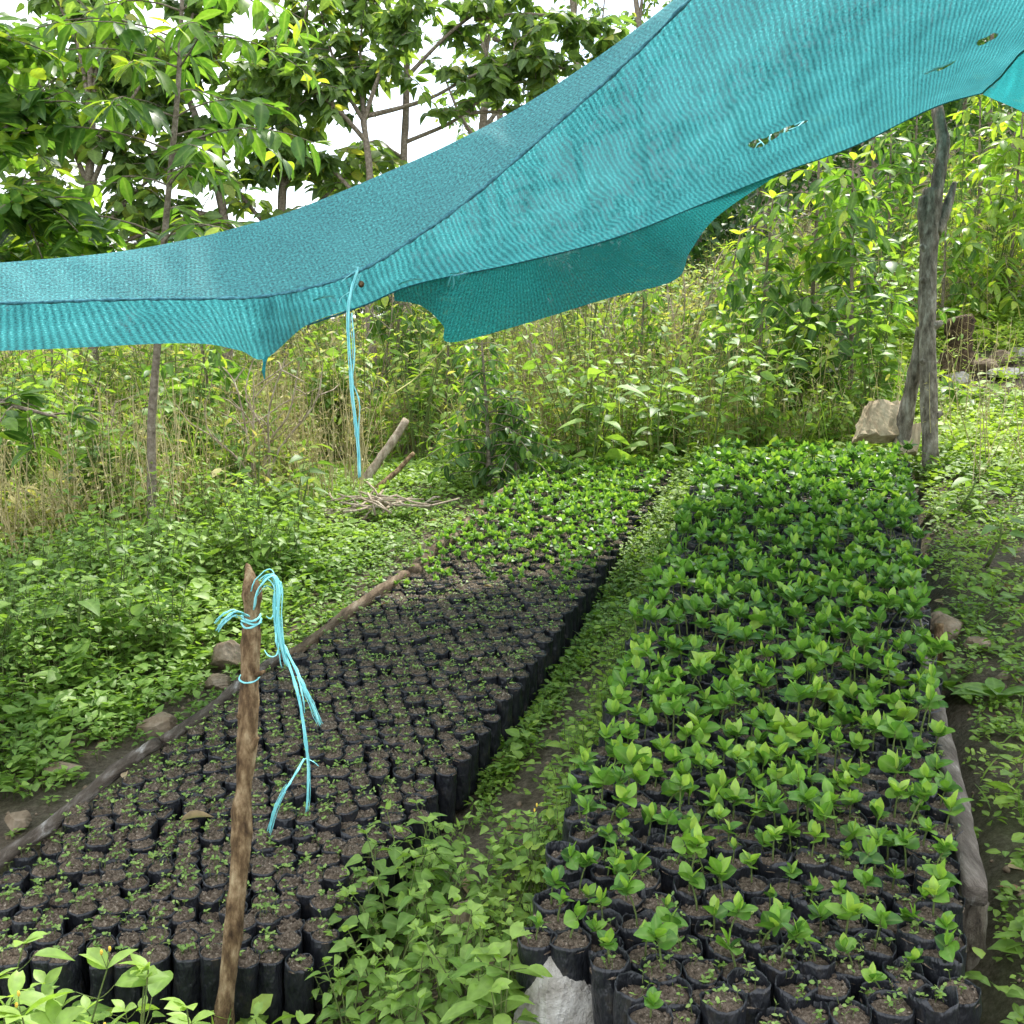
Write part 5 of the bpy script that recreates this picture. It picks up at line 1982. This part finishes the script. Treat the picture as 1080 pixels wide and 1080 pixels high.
shade_tree(b, [b, P(240, 350, Zb), P(238, 240, Zb), P(215, 150, Zb), P(190, 80, Zb)],
           [(pp(Zb, (215, 150, 0), (170, 110, .2), (110, 80, .3), (50, 60, .4)), 20, .15), (pp(Zb, (200, 100, 0), (150, 50, .2), (90, 10, .3), (40, -30, .3)), 20, .15),
            (pp(Zb, (190, 80, 0), (200, 30, 0), (215, -40, 0)), 12, .1), (pp(Zb, (225, 180, 0), (255, 120, 0), (290, 70, .2), (310, 10, .3)), 13, .25),
            (pp(Zb, (220, 160, 0), (180, 165, -.3), (120, 150, -.5), (70, 130, -.6)), 10, .3), (pp(Zb, (236, 230, 0), (190, 220, -.2), (150, 215, -.3)), 5, .4),
            (pp(Zb, (238, 200, 0), (270, 185, 0), (300, 150, 0)), 6, .4)],
           23, "broad-crowned shade tree with drooping heart-shaped leaves, leftmost over the net", .20, .42, r=.06, twig=.5, per=10)
# tree standing beyond the frame edge whose boughs reach in
b = on_ground(-160, 640)
Zb = proj(b)[2] + .1
shade_tree(b, [b, P(-150, 450, Zb), P(-140, 250, Zb), P(-130, 60, Zb), P(-120, -60, Zb)],
           [(pp(Zb, (-140, 260, 0), (-70, 190, 0), (0, 140, 0), (40, 110, 0)), 11, .45), (pp(Zb, (-140, 300, 0), (-60, 250, 0), (10, 215, -.1), (50, 215, -.1)), 12, .45), (pp(Zb, (-140, 330, 0), (-60, 290, 0), (20, 262, .4), (100, 255, .6)), 9, .45),
            (pp(Zb, (-150, 430, 0), (-80, 410, 0), (0, 425, 0), (60, 440, 0)), 3, .5), (pp(Zb, (-130, 80, 0), (-60, 60, 0), (10, 40, 0)), 8, .5)],
           24, "coffee tree reaching its leafy boughs in from beyond the frame edge", .15, .55, leafm="coffee", r=.05, twig=.34, per=9, name="coffee_tree", lod=5, wl=.42, hang=-.3)
for k, (px, py, ptop, lab) in enumerate([(95, 400, 20, "pale leafy tree behind the slender coffee tree, partly hidden"), (300, 380, -10, "pale leafy tree standing behind the gap between the two forked trees"),
                                         (-30, 420, 60, "pale leafy tree far back at the frame edge over the net")]):
    Zf = 10.5 + k * .7
    b = P(px, py, Zf)
    b[2] = float(ground(b[0], b[1]))
    sg = lambda dx, y: P(px + dx, y, Zf)
    lim = [([sg(0, 260), sg(50 * c, 200), sg(95 * c, 150 + 20 * c)], 10, .2) for c in (-1, 1)] + [([sg(0, 200), sg(35 * c, 120), sg(80 * c, 50)], 11, .2) for c in (-1, 1)] + \
          [([sg(0, 140), sg(10 * c, 60), sg(40 * c, ptop - 30)], 10, .15) for c in (-1, 1)] + [([sg(0, 270), sg(60 * c, 245), sg(120 * c, 225)], 8, .2) for c in (-1, 1)]
    shade_tree(b, [b, sg(2, 330), sg(-3, 230), sg(2, 140), sg(0, 60)], lim, 90 + k, lab, .2, .58, r=.06, twig=.55, per=4, lod=1)
# slim far trees seen against the sky
for k, (foot, top, lab) in enumerate([((512, 330), (508, 20), "thin bare-stemmed far tree rising behind the net's middle"), ((540, 320), (520, 70), "second thin far tree beside the bare-stemmed one"),
                                      ((620, 300), (600, -30), "thin far tree nearest the net's upper edge"), ((690, 290), (668, -20), "feathery far tree peeping over the net's slope")]):
    b = on_ground(*foot)
    Zb = 13 + k
    b = P(foot[0], foot[1] + 40, Zb)
    b[2] = float(ground(b[0], b[1]))
    tp = lambda dx, f: P(foot[0] + (top[0] - foot[0]) * f + dx, foot[1] + (top[1] - foot[1]) * f, Zb)
    shade_tree(b, [b, tp(3, .2), tp(-4, .5), tp(3, .75), tp(0, 1)],
               [([tp(0, .55), tp(-25, .68), tp(-45, .85)], 5, .4), ([tp(0, .62), tp(25, .75), tp(38, .95)], 5, .4), ([tp(0, .8), tp(8, .95), tp(12, 1.1)], 6, .2), ([tp(0, .45), tp(30, .5), tp(55, .52)], 5, .4)],
               30 + k, lab, .12, .5, r=.07, twig=.5, per=10 if k == 3 else 5, lod=1)


# ---- far wood on the hill
def wood():
    g = np.random.RandomState(44)
    mb = MB()
    n = 230
    y = g.uniform(15, 42, n)
    x = g.uniform(-.62, .65, n) * y
    t = x - .31 * y
    ok = visible(np.column_stack([x, y]), 1.5, 150)
    keep = ok & ((x > -.02 * y) | (g.uniform(0, 1, n) < .45))
    x, y = x[keep], y[keep]
    H = g.uniform(1.6, 3.4, len(x)) * np.where(x / y > .2, 1.3, .75)
    z = ground(x, y)
    for i in range(len(x)):
        c = arr([x[i], y[i], z[i]])
        stems(mb, [c], [c + [g.normal(0, .2), g.normal(0, .2), H[i]]], .07, .02, .1, .5, 1, rng=g)
        m = 420
        cl = norm(g.normal(0, 1, (14, 3))) * g.uniform(.3, 1, (14, 1)) * [H[i] * .42, H[i] * .42, H[i] * .38] + c + [0, 0, H[i] * .62]
        q = cl[g.randint(0, 14, m)] + g.normal(0, H[i] * .10, (m, 3))
        L = g.uniform(.12, .26, m)
        leaves(mb, q, g.normal(0, 1, (m, 3)) + [0, 0, -.2], L, L * .5, 0, .2, .2, np.clip(g.normal(.45, .2, m) + g.normal(0, .15), 0, 1), rng=g)
    tag(mb.build("far_wood", [M["wood_far"], M["branch"]]), "dark green wood of shrubs and trees covering the hill behind", "wood", kind="stuff")


wood()

# ------------------------------------------------------------------ light
SUN_EL, SUN_AZ = R(54), R(24)        # azimuth from +Y towards +X: high, from the left and a little behind the scene
sd = Vector((math.sin(SUN_AZ) * math.cos(SUN_EL), math.cos(SUN_AZ) * math.cos(SUN_EL), math.sin(SUN_EL)))
ld = bpy.data.lights.new("sun", "SUN")
ld.energy = 2.6
ld.angle = R(4)
ld.color = (1, .955, .87)
lo = bpy.data.objects.new("sun", ld)
COL.objects.link(lo)
lo.rotation_euler = (-sd).to_track_quat("-Z", "Y").to_euler()
lo.location = (-5, 2, 12)

w = bpy.data.worlds.new("World")
scene.world = w
w.use_nodes = True
nt = w.node_tree
for n in list(nt.nodes):
    nt.nodes.remove(n)
L = nt.links.new
out = nt.nodes.new("ShaderNodeOutputWorld")
sky = nt.nodes.new("ShaderNodeTexSky")
sky.sky_type = "NISHITA"
sky.sun_disc = False
sky.sun_elevation = SUN_EL
sky.sun_rotation = SUN_AZ
bg1 = nt.nodes.new("ShaderNodeBackground")
bg1.inputs[1].default_value = .15
L(sky.outputs[0], bg1.inputs[0])
bg2 = nt.nodes.new("ShaderNodeBackground")
bg2.inputs[0].default_value = (.90, .95, 1.0, 1)
bg2.inputs[1].default_value = 1.0
tc = nt.nodes.new("ShaderNodeTexCoord")
no = nt.nodes.new("ShaderNodeTexNoise")
no.inputs["Scale"].default_value = 2.4
no.inputs["Detail"].default_value = 6
L(tc.outputs["Generated"], no.inputs["Vector"])
cr = ramp(nt, [(.36, (.25, .25, .25)), (.52, (1, 1, 1))])
L(no.outputs["Fac"], cr.inputs[0])
mx = nt.nodes.new("ShaderNodeMixShader")
L(cr.outputs[0], mx.inputs[0])
L(bg1.outputs[0], mx.inputs[1])
L(bg2.outputs[0], mx.inputs[2])
L(mx.outputs[0], out.inputs[0])

scene.view_settings.view_transform = "Standard"
scene.view_settings.look = "None"
scene.view_settings.exposure = 1.5
scene.view_settings.gamma = 1
scene.cycles.use_denoising = True
scene.cycles.max_bounces = 4
scene.cycles.adaptive_threshold = 0.025
scene.cycles.transparent_max_bounces = 6
